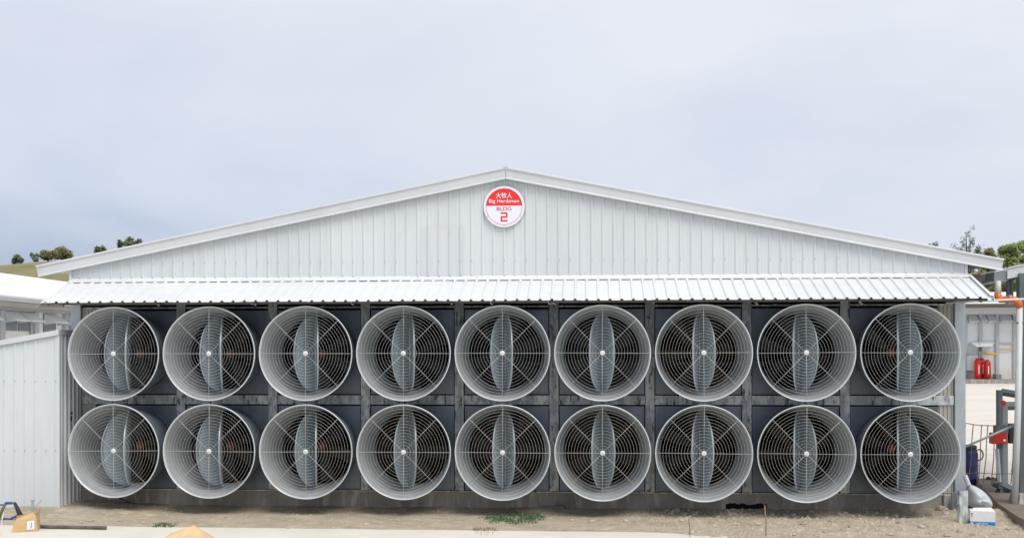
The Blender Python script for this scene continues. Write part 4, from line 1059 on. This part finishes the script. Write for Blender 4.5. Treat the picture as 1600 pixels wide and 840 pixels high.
# ------------------------------------------------------------------ trees
def tree(label, px, Yd, top_py, width_px, leafm, nleaf, leaf, seed, group, shape='round', name='tree', lowc=.25):
    rr = random.Random(seed)
    base = at(px, 420, Y=Yd); gz = hill_h(base.x, Yd) if Yd > 70 else far_h(base.x, Yd)
    zt__ = at(px, top_py, Y=Yd).z; H = max(1.6, zt__ - gz) * (.93 if shape == 'round' else 1.0); sc = F / (Yd - CY); W = width_px / sc / 2
    t = thing(name, label, 'tree', (base.x, Yd, gz - .1), group)
    tk = MB(); tr_ = max(.06, H * .018)
    lean = rr.uniform(-.04, .04) * H
    tk.tube([(0, 0, 0), (lean * .4, 0, H * .3), (lean, 0, H * .62), (lean * 1.1, 0, H * .86)], tr_, 7, rads=[tr_ * 1.4, tr_, tr_ * .7, tr_ * .25])
    clumps = []
    nc = 16 if shape == 'round' else 22
    if shape == 'spire':      # bamboo: several arching culms with small leaf sprays along them
        for q in range(7):
            a = rr.uniform(0, 6.283); sp_ = W * rr.uniform(.15, .85); hh = H * rr.uniform(.62, .97) if q else H
            pts_ = [Vector((sp_ * math.cos(a) * f ** 1.6 + .2 * math.cos(q), sp_ * math.sin(a) * f ** 1.6, hh * (f - .06 * f ** 4))) for f in (0, .25, .5, .75, 1)]
            tk.tube(pts_, .05, 5, rads=[.06, .05, .04, .03, .012])
            for f in [.32 + .66 * u_ / 9 for u_ in range(10)]:
                ix = min(3, int(f * 4)); c = pts_[ix].lerp(pts_[ix + 1], f * 4 - ix)
                clumps.append((c + Vector((rr.uniform(-.35, .35), rr.uniform(-.35, .35), 0)), rr.uniform(.22, .5)))
        nc = len(clumps)
    for k in range(nc):
        if shape == 'spire': break
        if shape == 'round':
            a = rr.uniform(0, 6.283); q = math.sqrt(rr.random()); zz = H * rr.uniform(lowc, .93)
            fall = math.sqrt(max(.05, 1 - ((zz / H - (.95 + lowc) / 2) / (.6 * (1 - lowc))) ** 2))
            c = Vector((W * .8 * q * fall * math.cos(a) + lean, W * .8 * q * fall * math.sin(a), zz)); cr_ = W * rr.uniform(.22, .4)
        clumps.append((c, cr_))
        s0 = Vector((lean * .8, 0, min(c.z * .75, H * .6)))
        tk.tube([s0, s0.lerp(c, .5) + Vector((0, 0, .04 * H)), c], tr_ * .3, 5, rads=[tr_ * .45, tr_ * .28, tr_ * .1])
    tk.build('trunk', m_bark, t, True)
    mb = MB(); leaf *= .72; nleaf = int(nleaf * 1.5)
    for k in range(nleaf):
        c, cr_ = clumps[rr.randrange(nc)]
        d = Vector((rr.gauss(0, 1), rr.gauss(0, 1), rr.gauss(0, .75))); d.normalize()
        p_ = c + d * cr_ * (rr.random() ** .45) * rr.uniform(.85, 1.25)
        u = Vector((rr.gauss(0, 1), rr.gauss(0, 1), rr.gauss(0, .6))).normalized(); w = u.orthogonal().normalized()
        s = leaf * rr.uniform(.6, 1.4)
        mb.add([p_ - u * s, p_ + w * s * .38 + Vector((0, 0, s * .12)), p_ + u * s, p_ - w * s * .38], [(0, 1, 2, 3)])
    mb.build('crown', leafm, t, fix=False)
    return t
G1 = 'trees on the hill behind the left roof'
tree('bare-stemmed round green tree standing left of the bushy olive tree', 76, 135, 387, 26, m_leafC, 1300, .28, 1, G1)
tree('wide bushy olive tree above the left roof edge', 98, 137, 393, 34, m_leafC, 2000, .28, 2, G1)
tree('small grey green shrub on the brown hill crest at far left', 27, 140, 413, 20, m_leafD, 800, .26, 3, G1)
tree('thin grey tree just left of the roof corner', 55, 139, 405, 16, m_leafD, 420, .24, 4, G1)
tree('dark rounded treetop poking above the left roof slope', 156, 130, 385, 26, m_leafA, 1400, .28, 5, G1)
tree('sparse dark treetop rising highest above the left roof slope', 190, 128, 371, 22, m_leafA, 420, .3, 6, G1)
tree('dark green treetop right of the sparse one over left roof', 212, 131, 366, 34, m_leafA, 900, .3, 7, G1)
G2 = 'trees on the hill behind the right roof'
tree('small treetop showing over the right roof slope at left', 1436, 140, 374, 26, m_leafA, 500, .3, 11, G2)
tree('second small treetop showing over the right roof slope', 1455, 138, 374, 26, m_leafD, 700, .3, 12, G2)
tree('low treetop just left of the tall bamboo', 1484, 138, 384, 22, m_leafD, 500, .28, 13, G2)
tree('tall airy bamboo standing above the right roof slope', 1513, 120, 350, 58, m_leafD, 900, .22, 14, G2, 'spire', 'bamboo')
tree('pale green tree right of the bamboo near the roof end', 1537, 122, 388, 26, m_leafD, 900, .26, 15, G2)
tree('yellowish green tree above the right roof corner', 1556, 118, 379, 40, m_leafC, 2400, .26, 16, G2)
tree('big light green tree at the right edge', 1578, 112, 372, 50, m_leafB, 3600, .26, 17, G2)
tree('light green tree cut by the right edge of the view', 1604, 114, 366, 54, m_leafB, 3600, .26, 18, G2)
tree('low yellow green bush on the slope below the roof corner', 1550, 104, 412, 60, m_leafC, 2400, .24, 19, G2, name='bush')
tree('low green bush at the right edge above the gutter', 1592, 102, 402, 60, m_leafB, 2600, .24, 20, G2, name='bush')
